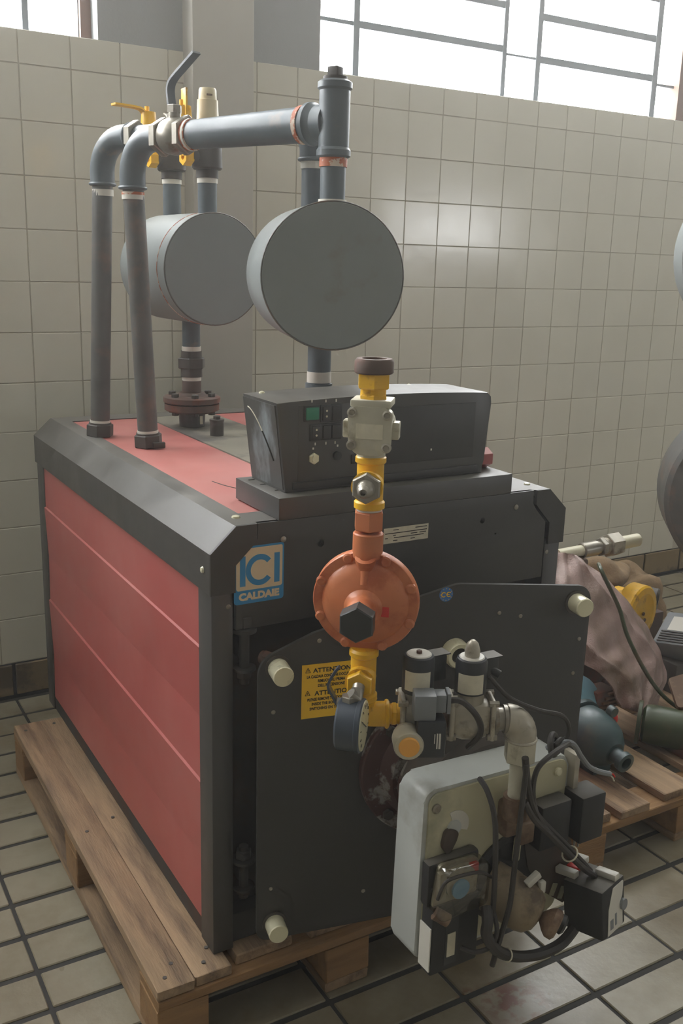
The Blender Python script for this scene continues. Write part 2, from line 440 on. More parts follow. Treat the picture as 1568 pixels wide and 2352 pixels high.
# ceiling and other walls
struct('ceiling', B().span((x0-.2, y0-.2, z1), (x1+.2, WY+.25, z1+.1)), m_ceil)
def hole_wall(name, axis, pos, a0, a1, zlo, zhi, b0, b1, th):
    """wall with one window opening a0..a1, zlo..zhi; b0..b1 is the whole span"""
    b = B()
    def sp(p, q_, za, zb):
        if axis == 'x': b.span((pos, p, za), (pos+th, q_, zb))
        else: b.span((p, pos, za), (q_, pos+th, zb))
    sp(b0, b1, 0, zlo); sp(b0, b1, zhi, z1); sp(b0, a0, zlo, zhi); sp(a1, b1, zlo, zhi)
    return struct(name, b, m_far)
struct('wall_left', B().span((x0-.2, y0, 0), (x0, WY+.2, z1)), m_far)
hole_wall('wall_front', 'y', y0-.2, 5.95, 7.85, 1.68, 2.05, x0, x1, .2)
struct('wall_right', B().span((x1, y0, 0), (x1+.2, WY+.2, z1)), m_far)

# windows in the back wall
FY = 1.72
def window(name, xs_v, zs, xa, xb, label, jamb=None):
    w_ = struct(name, B().span((xa, FY-.012, SILL-.002), (xa+.018, FY+.02, HEAD)).span((xb-.018, FY-.012, SILL-.002), (xb, FY+.02, HEAD))
                .span((xa, FY-.012, HEAD-.02), (xb, FY+.02, HEAD)).span((xa, FY-.012, SILL-.002), (xb, FY+.02, SILL+.012)), m_frame, label=label)
    for (xv, wd) in xs_v:
        obj('mullion', B().span((xv-wd/2, FY-.014, SILL), (xv+wd/2, FY+.016, HEAD)), m_frame, w_)
    cols = [xa]+[v[0] for v in xs_v]+[xb]
    for i, (a, b_) in enumerate(zip(cols, cols[1:])):
        zl = [SILL]
        for (zz, t) in zs[i]:
            obj('glazing_bar', B().span((a, FY-.011, zz-t/2), (b_, FY+.012, zz+t/2)), m_frame, w_); zl.append(zz)
        zl.append(HEAD)
        for za, zb in zip(zl, zl[1:]):
            obj('pane', B().span((a, FY+.002, za), (b_, FY+.005, zb)), m_glass, w_)
    return w_
rows = lambda z_, t, dz=.152: [(z_+dz*i, t) for i in range(8) if z_+dz*i < HEAD-.05]
window('window_1', [(1.272, .024), (1.930, .020), (2.098, .024), (2.742, .03)],
       [rows(2.228, .013, .30), rows(2.228, .024), rows(2.212, .008, .45), rows(2.212, .026), rows(2.19, .010, .45)], 1.085, 2.935, 'grey steel framed window of many panes')
window('window_2', [(.142, .018), (-.5, .018), (-1.14, .018), (-1.8, .018), (-2.4, .018)], [rows(2.5, .02, .3)]*6, -3.02, .315, 'steel framed window beside the pillar')
obj('jamb', B().span((.300, FY-.03, SILL), (.334, FY+.05, HEAD)), m_frame_br, bpy.data.objects['window_2'])
obj('jamb', B().span((2.862, FY-.04, SILL), (2.925, FY+.05, HEAD)), m_frame_br, bpy.data.objects['window_1'])
window('window_3', [(3.6, .02), (4.3, .02), (5.0, .02)], [rows(2.5, .02, .3)]*4, 3.05, 5.62, 'steel framed window further along the wall')

# ================================================================== PALLETS
def plank(c, d, mat, name, parent, rz=0., wob=.0012):
    b = B().box(c, d, Matrix.Rotation(rz, 3, 'Z'), bev=.0022, seg=1)
    for v in b.bm.verts: v.co += V([random.uniform(-wob, wob) for _ in range(3)])
    return obj(name, b, mat, parent)
def pallet(px, py, wx, ly, tops, label, md_=None):
    md_ = md_ or m_wood
    t = thing('pallet', label, 'pallet', (px+wx/2, py+ly/2, 0))
    for (xa, xb, ya, yb_) in tops:
        plank(((xa+xb)/2, (ya+yb_)/2, .133), (xb-xa, yb_-ya, .022), md_, 'deck_board', t, random.gauss(0, .0015))
    for yy in (py+.05, py+ly/2, py+ly-.05):
        plank((px+wx/2, yy, .111), (wx, .10, .022), m_woodx, 'stringer_board', t)
        for xx in (px+.05, px+wx/2, px+wx-.05):
            plank((xx, yy, .061), (.10, .10, .078), m_woodx, 'block', t)
    for xx in (px+.05, px+wx/2, px+wx-.05):
        plank((xx, py+ly/2, .011), (.10, ly, .022), md_, 'bottom_board', t)
    return t
PX, PY = -.123, -.040
pal = pallet(PX, PY, .80, 1.165, [(PX, -.0505, PY, 1.124), (-.0490, .024, PY+.004, 1.124), (.04, .16, -.018, 1.12), (.2, .32, -.02, 1.12), (.36, .46, -.02, 1.12), (.52, .677, -.02, 1.12)],
       'weathered wooden pallet carrying the red and black boiler')
for (x, y) in ((-.098, -.01), (-.075, .02), (-.02, -.005), (-.09, .52), (-.02, .55), (-.1, 1.08), (-.02, 1.09), (.0, .03)):
    obj('nail', B().cyl((x, y, .142), (x, y, .1455), .0042, n=8), m_darkiron, pal)
pallet(.93, .0, .80, 1.2, [(.94, 1.05, .01, 1.2), (1.075, 1.175, .0, 1.2), (1.235, 1.345, .01, 1.2), (1.40, 1.51, .0, 1.2), (1.56, 1.73, .0, 1.2)],
       'brown wooden pallet loaded with old pumps and motors beneath the draped sack')

# ================================================================== BOILER
boi = thing('boiler', 'red and black floor boiler with open front door on a pallet', 'boiler', (.4, .62, .144))
D_ = 1.244
obj('body', B().span((.016, .065, .144), (.784, 1.236, .935)), m_dark, boi)
# cornices along both sides, chamfered
for sgn in (0, 1):
    fx = (lambda x: x) if sgn == 0 else (lambda x: .8-x)
    poly = [(fx(x), z) for x, z in ((0, .866), (0, .940), (.0476, .985), (.087, .985), (.087, .975), (.012, .9), (.012, .866))]
    obj('cornice', B().prism(poly, (0, .004, 0), X, Z, -(D_-.004)), m_black, boi)
    # posts
    obj('post', B().span((fx(.004), .004, .144), (fx(.045), .064, .866), bev=.002), m_black, boi)
    obj('post', B().span((fx(.004), 1.176, .144), (fx(.045), 1.24, .866), bev=.002), m_black, boi)
    # folded red side panel
    prof = [(.004, .868), (.003, .752), (-.0005, .749), (.005, .612), (.0052, .609), (.003, .484), (-.0005, .480), (.0055, .318), (.0058, .314), (.003, .184)]
    b = B(); ring = [[b.bm.verts.new((fx(x+.004), y, z)) for x, z in prof] for y in (.062, 1.178)]
    for i in range(len(prof)-1): b.bm.faces.new([ring[0][i], ring[0][i+1], ring[1][i+1], ring[1][i]])
    bk = [[b.bm.verts.new((fx(.016), y, z)) for z in (.868, .184)] for y in (.062, 1.178)]
    b.bm.faces.new([bk[0][0], bk[0][1], bk[1][1], bk[1][0]])
    for i in (0, 1): b.bm.faces.new(ring[i]+[bk[i][1], bk[i][0]])
    b.bm.faces.new([ring[0][0], ring[1][0], bk[1][0], bk[0][0]]); b.bm.faces.new([ring[0][-1], ring[1][-1], bk[1][1], bk[0][1]])
    obj('side_panel', b, m_red, boi, ang=3, label='red folded sheet metal side panel')
    obj('skid', B().span((fx(.008), .02, .144), (fx(.03), 1.23, .186)), m_dark, boi)
# top
obj('front_top_rail', B().span((.087, .003, .96), (.713, .076, .985)), m_black, boi)
obj('rear_top_rail', B().span((.087, 1.168, .96), (.713, D_, .985)), m_black, boi)
obj('top_panel', B().span((.087, .076, .965), (.298, 1.168, .9825), bev=.001), m_red, boi, label='red top panel')
obj('top_panel', B().span((.502, .076, .965), (.713, 1.168, .9825), bev=.001), m_red, boi, label='red top panel')
obj('centre_cover', B().span((.299, .076, .965), (.501, 1.168, .985), bev=.001), m_dustpanel, boi, label='dusty grey brown centre cover')
obj('scratch', B().tube([(.150, .345, .9822), (.158, .30, .9825), (.172, .26, .9825), (.19, .225, .9822)], .0013, 6, 3), m_dark, boi)
# front cowl
L_ = [(0, .866), (0, .94), (.0476, .985), (.087, .985), (.087, .957), (.079, .946), (.047, .915), (.047, .866)]
R_ = [(.8-x, z) for x, z in ((0, .866), (0, .94), (.0476, .985), (.082, .985), (.082, .955), (.072, .944), (.042, .913), (.042, .866))]
obj('corner_cap', B().prism(L_, (0, .004, 0), X, Z, .0065), m_blackfront, boi)
obj('corner_cap', B().prism(R_, (0, .004, 0), X, Z, .0065), m_blackfront, boi)
CP = [(.049, .795), (.049, .915), (.08, .945), (.0895, .957), (.0895, .985), (.711, .985), (.711, .957), (.719, .945), (.749, .915), (.749, .795)]
cowl = obj('front_cowl', B().prism(CP, (0, .012, 0), X, Z, .012, bev=.0008), m_blackfront, boi)
obj('bottom_rail', B().span((.045, .02, .144), (.755, .065, .205), bev=.002), m_dark, boi)
obj('recess_plate', B().span((.045, .055, .205), (.755, .066, .80)), m_dark, boi)
for (x, z) in ((.139, .951), (.666, .955), (.036, .840), (.763, .847)):
    obj('screw', B().lathe((x, .006 if z < .85 else 0, z), -Yv, [(.0055, -.002), (.0055, .0015), (.003, .003), (0, .0033)], 12), m_steel, boi)
for (x, z, r) in ((.215, .934, .0068), (.582, .936, .006), (.617, .905, .0025)):
    drill(cowl, B().cyl((x, .02, z), (x, -.004, z), r, n=16))
obj('screw', B().lathe((.0715, .052, .985), Z, [(.008, 0), (.007, .003), (0, .0055)], 12), m_zinc, boi)
obj('screw', B().lathe((-.0005, .030, .905), -X, [(.006, 0), (.005, .003), (0, .005)], 12), m_zinc, boi)
obj('screw', B().lathe((.735, .05, .985), Z, [(.007, 0), (.006, .003), (0, .005)], 12), m_zinc, boi)
# maker's badge
bd = obj('badge', B().prism(rpoly([(.0445, .842, .006), (.1405, .842, .006), (.1405, .946, .004), (.0445, .946, .004)]), (0, 0, 0), X, Z, .0006), m_blue, boi, label='blue and white maker badge')
obj('badge_field', B().prism(rpoly([(.0485, .867, .005), (.1375, .867, .005), (.1375, .9425, .003), (.0485, .9425, .003)]), (0, -.0006, 0), X, Z, .0003), m_badge, bd)
lt = B()
for a in (.0555, .1215): lt.prism([(a, .8745), (a+.0105, .8745), (a+.0105, .929), (a, .929)], (0, -.0009, 0), X, Z, .0003)
cx, cz, ro, ri = .0935, .9015, .0285, .0185
arc = [math.radians(38+(322-38)*i/28) for i in range(29)]
for a, b_ in zip(arc, arc[1:]):
    lt.prism([(cx+ri*.95*math.cos(a), cz+ri*math.sin(a)), (cx+ro*.95*math.cos(a), cz+ro*math.sin(a)), (cx+ro*.95*math.cos(b_), cz+ro*math.sin(b_)), (cx+ri*.95*math.cos(b_), cz+ri*math.sin(b_))], (0, -.0009, 0), X, Z, .0003)
obj('badge_lettering', lt, m_blue, bd)
obj('badge_lettering', B().text('CALDAIE', (.0925, -.001, .8495), X, Z, .0175, wide=1.10, bold=.0011), m_badge, bd)
# rating plate
rp = obj('rating_plate', B().prism([(.349, .9155), (.4505, .9155), (.4505, .9455), (.349, .9455)], (0, 0, 0), X, Z, .0006), m_label, boi, label='cream paper rating plate')
ln = B()
for zz, segs in ((.940, ((.37, .382), (.42, .447))), (.934, ((.352, .447),)), (.9295, ((.37, .376), (.41, .425), (.43, .445))), (.925, ((.352, .358), (.372, .44))), (.9195, ((.37, .38), (.41, .42)))):
    for a, b_ in segs: ln.prism([(a, zz), (b_, zz), (b_, zz+.0016), (a, zz+.0016)], (0, -.0007, 0), X, Z, .0002)
obj('rating_print', ln, m_ink, rp)

# --- door, ajar, hinged at its left edge
DA = math.radians(12); U = V((math.cos(DA), -math.sin(DA), 0)); N_ = V((-math.sin(DA), -math.cos(DA), 0)); L0 = V((.068, -.05, 0))
def DW(u, n, z): return L0+U*u+N_*n+Z*z
dp = rpoly([(0, .187, .022), (.652, .187, .022), (.655, .838, .032), (.372, .864, .06), (.10, .795, .0), (0, .752, .045)], 8)
door = obj('door', B().prism(dp, DW(0, -.008, 0), U, Z, .008, bev=.0012), m_blackfront, boi, label='black steel front door standing slightly open')
obj('door_plug', B().lathe(DW(.33, -.008, .51), -N_, [(.20, 0), (.20, .035), (.19, .04)], 40), m_dark, door)
for (u, z, out) in ((.035, .737, .042), (.034, .222, .036), (.621, .808, .036), (.62, .225, .036)):
    obj('door_bolt', B().lathe(DW(u, -.02, z), N_, [(.013, 0), (.013, .02), (.0185, .02), (.0185, .018+out), (.0172, .02+out)], 24), m_zinc, door, label='zinc plated door bolt')
    obj('bolt_washer', B().cyl(DW(u, 0, z), DW(u, .003, z), .0235, n=20), m_darkiron, door)
for (u, z) in ((.028, .653), (.637, .731), (.027, .296), (.11, .78), (.21, .255), (.46, .80), (.505, .79), (.63, .66)):
    obj('rivet', B().lathe(DW(u, 0, z), N_, [(.0042, 0), (.003, .0012), (0, .0018)], 10), m_steel, door)
obj('sight_glass_ring', B().lathe(DW(.372, 0, .733), N_, [(.026, 0), (.026, .02), (.023, .026), (.016, .026), (.0145, .02), (0, .019)], 28), m_zinc, door, label='sight glass with pale metal ring')
obj('sight_glass_pane', B().cyl(DW(.372, .0195, .733), DW(.372, .0205, .733), .0145), m_ink, door)
# hinges
for zc, hh in ((.757, .07), (.30, .055)):
    hx, hy = .070, .012
    hg = obj('hinge', B().cyl((hx, hy, zc-hh), (hx, hy, zc+hh), .009).hexn((hx, hy, zc+hh*.55), (hx, hy, zc+hh*.85), .0155).cyl((hx, hy, zc+hh*.42), (hx, hy, zc+hh*.52), .022)
             .cyl((hx, hy, zc-hh*.62), (hx, hy, zc-hh*.55), .021).hexn((hx, hy, zc-hh*.85), (hx, hy, zc-hh*.62), .014)
             .box((hx, .04, zc-hh*.1), (.02, .05, .03), bev=.003), m_dark, boi)
    obj('hinge_bolt', B().cyl(V((hx, hy, zc-.008))*.4+DW(.030, -.008, zc-.01)*.6, DW(.030, -.008, zc-.01), .0115).hexn(V((hx, hy, zc-.008))*.3+DW(.030, -.008, zc-.01)*.7, DW(.030, -.010, zc-.01), .0145), m_rust, hg)
# warning label on the door
sg = obj('warning_label', B().prism([(.079, .633), (.187, .633), (.187, .7365), (.079, .7365)], DW(0, 0, 0), U, Z, .0006), m_signyel, door, label='yellow warning label with black print')
tx = B()
for (t, uu, zz, s_, wd, al) in (('ATTENZIONE!', .140, .7205, .0118, 1.06, 'CENTER'), ('LA CALDAIA CONTIENE DOCUMENTI', .134, .7105, .0075, .72, 'CENTER'), ('RIMUOVERLI PRIMA', .134, .7015, .0075, .78, 'CENTER'), ("DELL'ACCENSIONE", .134, .6925, .0075, .78, 'CENTER'),
                        ('ATTENTION!', .140, .6765, .0118, 1.06, 'CENTER'), ('PLEASE REMOVE THE DOCUMENTS', .134, .6665, .0075, .75, 'CENTER'), ('INSIDE THE BOILER BEFORE', .134, .6575, .0075, .78, 'CENTER'), ('SWITCHING ON THE BURNER', .134, .6485, .0075, .78, 'CENTER')):
    tx.text(t, DW(uu, .0009, zz), U, Z, s_, al, wd, .0003)
for zz in (.7215, .6775):
    p = [(.0855, zz), (.0945, zz), (.09, zz+.009)]
    for (a, b_) in zip(p, p[1:]+p[:1]):
        a3, b3 = DW(a[0], .0009, a[1]), DW(b_[0], .0009, b_[1]); tx.tube([a3, b3], .0005, 4)
    tx.tube([DW(.09, .0009, zz+.002), DW(.09, .0009, zz+.0055)], .0006, 4)
obj('warning_print', tx, m_ink, sg)
ce = obj('ce_sticker', B().lathe(DW(.349, 0, .846), N_, [(.0135, 0), (.0135, .0006)], 28), m_bluedk, door, label='round blue CE sticker')
tx = B()
for s_, cu in ((-1, -.0052), (1, .0052)):
    tx.torus(DW(.349+cu, .0009, .846), N_, .0042, .0009, 12, 5, math.radians(40), math.radians(320), ref=U)
tx.tube([DW(.349+.002, .0009, .846), DW(.349+.0065, .0009, .846)], .0008, 5)
for i in range(12):
    a = 2*math.pi*i/12; tx.cyl(DW(.349+.0112*math.cos(a), .0006, .846+.0112*math.sin(a)), DW(.349+.0112*math.cos(a), .0010, .846+.0112*math.sin(a)), .0008, n=6)
obj('ce_print', tx, m_signyel, ce)

# --- control console
con = obj('console_base', B().span((.130, 0, .9851), (.651, .183, 1.025), bev=.0015), m_black, boi, label='black console base plate')
for (x, y) in ((.142, .155), (.146, .112), (.150, .06)):
    drill(con, B().box((x+.008, y, 1.022), (.013, .006, .016)))
pz = [(.158, 1.0252), (.597, 1.0252), (.6005, 1.05), (.612, 1.165), (.610, 1.178), (.601, 1.186)]+[(.601-(.601-.139)*i/12, 1.186+.006*math.sin(math.pi*i/12)) for i in range(1, 12)]+[(.139, 1.186)]
box_ = obj('console', B().prism(pz, (0, .172, 0), X, Z, .140, bev=.003), m_plastic, boi, label='black plastic control console')
sidep = [(.034, 1.031), (.170, 1.031), (.170, 1.182), (.034, 1.182)]
bs_ = B(); q0 = [(.1572, .038, 1.03), (.1572, .168, 1.03), (.1384, .168, 1.181), (.1384, .038, 1.181)]
bs_._add([V(p)+V((-.0008, 0, 0)) for p in q0]+[V(p)+V((.002, 0, 0)) for p in q0], [(0, 1, 2, 3), (4, 7, 6, 5), (0, 4, 5, 1), (1, 5, 6, 2), (2, 6, 7, 3), (3, 7, 4, 0)])
obj('console_side', bs_, m_console_side, box_, label='scuffed console side')
arcp = []
for i in range(13):
    t = i/12; yy = .150-.105*t; zz = 1.165-.115*(t**1.6); xx = .1384+(1.181-zz)/(1.181-1.03)*.0188-.0012; arcp.append((xx, yy, zz))
obj('side_scratch', B().tube(arcp[6:11], .0016, 6, 3), m_ink, box_)
obj('side_scratch', B().tube(arcp[:7], .001, 6, 3), m_label, box_)
fy = .0318
obj('console_screen', B().span((.305, fy-.0012, 1.060), (.572, fy+.004, 1.168), bev=.001), m_console_in, box_)
obj('console_panel', B().span((.182, fy-.0006, 1.045), (.298, fy+.004, 1.180), bev=.0005), m_plastic, box_)
obj('console_lip', B().span((.172, fy-.004, 1.030), (.585, fy+.004, 1.043), bev=.001), m_console_in, box_)
obj('slot_shade_patch', B().span((.292, fy-.002, 1.068), (.335, fy+.002, 1.085), bev=.0005), m_capblk, box_)  # raised black box, its dark colour stands in for shade in a cable slot
obj('slot_label', B().span((.300, fy-.0028, 1.072), (.330, fy-.001, 1.080)), m_label, box_)
for i, (x, z, wd, ht, mt) in enumerate(((.208, 1.165, .026, .022, m_green), (.236, 1.164, .016, .025, m_console_in), (.257, 1.164, .018, .026, m_console_in), (.216, 1.131, .017, .024, m_console_in), (.238, 1.131, .017, .024, m_console_in), (.257, 1.131, .018, .024, m_console_in))):
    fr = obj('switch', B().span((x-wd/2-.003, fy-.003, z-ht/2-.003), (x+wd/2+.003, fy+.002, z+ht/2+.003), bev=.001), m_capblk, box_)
    obj('rocker', B().span((x-wd/2, fy-.0055, z-ht/2), (x+wd/2, fy-.002, z+ht/2), bev=.0015), mt, fr, label='green rocker' if i == 0 else None)
    if i in (1, 3):
        obj('rocker_mark', B().cyl((x, fy-.0052, z+.005), (x, fy-.0059, z+.005), .002, n=10).cyl((x, fy-.0052, z-.005), (x, fy-.0059, z-.005), .002, n=10), m_label, fr)
    tz = z+.022 if i < 3 else z-.021
    obj('switch_mark', B().span((x-.001, fy-.0012, tz-.0025), (x+.001, fy-.0002, tz+.0025)), m_white, box_)
for (x, z) in ((.212, 1.102), (.262, 1.104), (.285, 1.098), (.297, 1.092), (.355, 1.088), (.47, 1.082)):
    obj('panel_mark', B().span((x-.0014, fy-.0018, z-.0018), (x+.0014, fy-.0002, z+.0018)), m_white, box_)
obj('fuse_nut', B().hexn((.213, fy, 1.084), (.213, fy-.006, 1.084), .0105).cyl((.213, fy-.006, 1.084), (.213, fy-.009, 1.084), .006), m_zinc, box_)
obj('knob', B().cyl((.261, fy, 1.086), (.261, fy-.006, 1.086), .008), m_capblk, box_)
obj('top_screw', B().lathe((.17, .155, 1.1865), Z, [(.006, 0), (.005, .003), (0, .005)], 12), m_zinc, box_)
obj('top_screw', B().lathe((.50, .160, 1.1885), Z, [(.004, 0), (.003, .002), (0, .003)], 12), m_zinc, box_)
obj('red_cap', B().hexn((.602, .075, 1.046), (.646, .075, 1.046), .021), m_red, boi, label='red hexagonal cap')

# ================================================================== PIPEWORK WITH TWO DRUMS
pw = thing('pipe_manifold', 'grey pipe manifold with two round drums standing on the boiler', 'pipework', (.25, .6, .985))
def tape(p0, p1, r, m=m_tape): return obj('thread_tape', B().cyl(p0, p1, r, n=20), m, pw)
def drum(cx, cy, ang, hf, hb, R, zc, label):
    a = math.radians(ang); n = V((-math.sin(a), -math.cos(a), 0)); cc = V((cx, cy, zc))
    d = obj('drum', B().lathe(cc, n, [(R-.004, -hb), (R, -hb+.004), (R, hf-.004), (R-.003, hf)], 64), m_drum, pw, label=label)
    obj('weld_seam', B().torus(cc+n*(hf-.002), n, R-.0008, .0016, 64, 6), m_pipe_old, d)
    return d, n
R_D = .1365; ZC = 1.398
d1, n1 = drum(.362, .285, 19, .130, .135, R_D, ZC, 'front drum with flat grey end')
d2, n2 = drum(.3635, .986, -3, .145, .150, R_D, ZC, 'rear drum with flat grey end')
obj('seam_line', B().torus(V((.3635, .986, ZC))+n2*.10, n2, R_D, .0012, 64, 5), m_primer, d2)
PR = .0237
# stub of the front drum
s1 = (.362, .285)
obj('stub_pipe', B().cyl((*s1, .985), (*s1, ZC-R_D+.01), PR), m_pipe, pw)
tape((*s1, 1.185), (*s1, 1.207), PR+.0012); obj('coupling', B().cyl((*s1, 1.14), (*s1, 1.183), PR+.004), m_pipe, pw)
# stub of the rear drum with union and flange
s2 = (.3625, .986)
obj('stub_pipe', B().cyl((*s2, 1.190), (*s2, ZC-R_D+.01), PR), m_pipe, pw)
tape((*s2, 1.186), (*s2, 1.198), PR+.0015)
obj('union', B().cyl((*s2, 1.165), (*s2, 1.186), PR+.004).hexn((*s2, 1.140), (*s2, 1.168), .037).cyl((*s2, 1.118), (*s2, 1.142), PR+.005), m_darkiron, pw)
tape((*s2, 1.106), (*s2, 1.119), PR+.0015)
fg = obj('flange', B().cyl((*s2, 1.06), (*s2, 1.108), PR+.002).lathe((*s2, 1.050), Z, [(.074, 0), (.076, .002), (.076, .014), (.073, .016), (.04, .018), (.034, .026)], 40), m_rust, pw, label='rusty bolted pipe flange')
obj('counter_flange', B().lathe((*s2, 1.030), Z, [(.060, -.006), (.073, 0), (.073, .017)], 40), m_rust, fg)
obj('neck', B().cyl((*s2, .984), (*s2, 1.03), .034, .036), m_darkiron, fg)
for i in range(6):
    a = i*math.pi/3+.3; q = (s2[0]+.056*math.cos(a), s2[1]+.056*math.sin(a))
    obj('flange_bolt', B().hexn((*q, 1.066), (*q, 1.076), .0105).cyl((*q, 1.018), (*q, 1.066), .006).hexn((*q, 1.018), (*q, 1.028), .010), m_darkiron, fg)
obj('neck_label', B().box((s2[0]+.012, s2[1]-.0352, 1.005), (.008, .003, .022)), m_label, fg)
obj('sensor_plug', B().cyl((.366, .825, .984), (.366, .825, 1.022), .0175).cyl((.366, .825, 1.022), (.366, .825, 1.027), .019).hexn((.366, .825, 1.027), (.366, .825, 1.036), .010), m_darkiron, pw)
# risers at the left
def riser(p, q, r):
    p, q = V(p), V(q); ax = (q-p).normalized()
    o = obj('riser_pipe', B().cyl(p, q, r), m_pipe_old, pw)
    tape(p+ax*.030, p+ax*.040, r+.0012)
    obj('base_nut', B().hexn(p, p+ax*.030, .034).cyl(p+ax*.028, p+ax*.034, r+.004), m_darkiron, pw)
    return ax
P1a, P1b = V((.093, .931, .984)), V((.120, .930, 1.60))
P2a, P2b = V((.1565, .748, .984)), V((.1335, .750, 1.60))
riser(P1a, P1b, PR); riser(P2a, P2b, PR)
obj('bracket_clip', B().box((.170, .715, .992), (.03, .012, .014), bev=.002), m_darkiron, pw)
tape((.120, .930, 1.562), (.120, .930, 1.577), PR+.0012); tape((.1338, .750, 1.548), (.1338, .750, 1.560), PR+.0012)
tape((.1338, .750, 1.558), (.1338, .750, 1.564), PR+.0016, m_primer)
def elbow(cx, cy, zb, zt, d, r, R=None):
    """90 degree bend from vertical at (cx,cy,zb) to horizontal direction d at height zt"""
    d = V(d).normalized(); R = zt-zb if R is None else R
    pts = [V((cx, cy, zt-R))-Z*.03, V((cx, cy, zt-R))]
    for i in range(1, 13):
        t = i/12*math.pi/2; pts.append(V((cx, cy, zt-R))+Z*(R*math.sin(t))+d*(R*(1-math.cos(t))))
    pts.append(pts[-1]+d*.03)
    b = B().tube(pts, r, 20)
    b.torus(pts[0]+Z*.004, Z, r, .004, 24, 8); b.torus(pts[-1]-d*.004, d, r, .004, 24, 8)
    obj('elbow', b, m_pipe, pw); return pts[-1]
ZR = 1.674
dF = (V((.335, .200, 0))-V((.1335, .750, 0))).normalized()
e2 = elbow(.1335, .750, 0, ZR, dF, .0285, .075)
def FR(s_, z=ZR): return V((.1335, .750, z))+dF*s_
# steel ball valve on the front run
vb = obj('ball_valve', B().hexn(FR(.098), FR(.118), .040).lathe(FR(.116), dF, [(.030, 0), (.036, .010), (.039, .028), (.036, .048), (.030, .056)], 28).hexn(FR(.172), FR(.190), .040)
         .cyl(FR(.144), FR(.144, ZR+.056), .014).hexn(FR(.144, ZR+.045), FR(.144, ZR+.062), .016), m_steel, pw, label='steel ball valve with dark lever')
ls = V((-dF.y, dF.x, 0))
def strip(path, wd, th, wdir):
    b = B(); pts = smooth([V(p) for p in path], 6); wdir = V(wdir).normalized(); rings = []
    for i, p in enumerate(pts):
        t = (pts[min(i+1, len(pts)-1)]-pts[max(i-1, 0)]).normalized(); n = t.cross(wdir).normalized()
        rings.append([b.bm.verts.new(p+wdir*(sx*wd/2)+n*(sy*th/2)) for sx, sy in ((-1, -1), (1, -1), (1, 1), (-1, 1))])
    for A, Bq in zip(rings, rings[1:]):
        for k in range(4): b.bm.faces.new([A[k], A[(k+1) % 4], Bq[(k+1) % 4], Bq[k]])
    b.bm.faces.new(rings[0]); b.bm.faces.new(rings[-1]); return b
obj('lever', strip([FR(.138, ZR+.05), FR(.134, ZR+.07), FR(.132, ZR+.095), FR(.142, ZR+.112), FR(.178, ZR+.135), FR(.214, ZR+.157)], .021, .005, ls), m_lever, vb, label='dark bent lever handle')
obj('lever_plate', strip([FR(.118, ZR+.046), FR(.128, ZR+.040), FR(.134, ZR+.02), FR(.136, ZR-.005)], .016, .003, ls), m_steel, vb)
obj('front_run_pipe', B().cyl(FR(.186), FR(.575), .0290, .0335, n=32), m_pipe, pw, label='long sloping grey crossover pipe')
tape(FR(.186), FR(.204), .0315, m_primer); tape(FR(.196), FR(.202), .0325); tape(FR(.508), FR(.518), .0352, m_primer)
# front tee with plug
TF = FR(.586); t0 = V((TF.x, TF.y, 0))
b = B().lathe(t0+Z*1.612, Z, [(.0275, 0), (.032, .003), (.032, .013), (.0285, .018), (.0285, .116), (.032, .120), (.032, .130), (.026, .134)], 32)
b.lathe(TF-dF*.062, dF, [(.0345, 0), (.039, .003), (.039, .012), (.0355, .016), (.0300, .040), (.0285, .06)], 32)
obj('tee', b, m_pipe, pw)
obj('tee_plug', B().cyl(t0+Z*1.744, t0+Z*1.752, .022).box(t0+Z*1.760, (.022, .022, .018), Matrix.Rotation(.5, 3, 'Z'), bev=.002), m_darkiron, pw)
obj('leg_pipe', B().cyl(t0+Z*1.52, t0+Z*1.612, PR), m_pipe, pw)
tape(t0+Z*1.596, t0+Z*1.613, PR+.0025, m_primer); tape(t0+Z*1.530, t0+Z*1.538, PR+.003)
# rear run
dR = (V((.383, .365, 0))-V((.120, .930, 0))).normalized()
ZR2 = 1.690
e1 = elbow(.120, .930, 0, ZR2, dR, .0285, .075)
lr = (V((.383, .365, 0))-V((.120, .930, 0))).length
obj('rear_run_pipe', B().cyl(e1, V((.120, .930, ZR2))+dR*(lr-.06), PR+.001), m_pipe, pw)
obj('union_ring', B().hexn(e1+dR*.002, e1+dR*.022, .036), m_steel, pw)
pts = []
for i in range(13):
    t = i/12*math.pi/2; R = .05; o_ = V((.383, .365, ZR2-R))-dR*R
    pts.append(o_+dR*(R*math.sin(t))+Z*(R*math.cos(t)))
b = B().tube([pts[0]-dR*.02]+pts+[pts[-1]-Z*.02], .0285, 20); b.torus(pts[-1]-Z*.016, Z, .0285, .004, 24, 8); b.torus(pts[0]-dR*.016, dR, .0285, .004, 24, 8)
obj('elbow', b, m_pipe, pw)
obj('leg_pipe', B().cyl((.383, .365, 1.515), (.383, .365, 1.64), PR), m_pipe, pw)
tape((.383, .365, 1.606), (.383, .365, 1.621), PR+.0025)
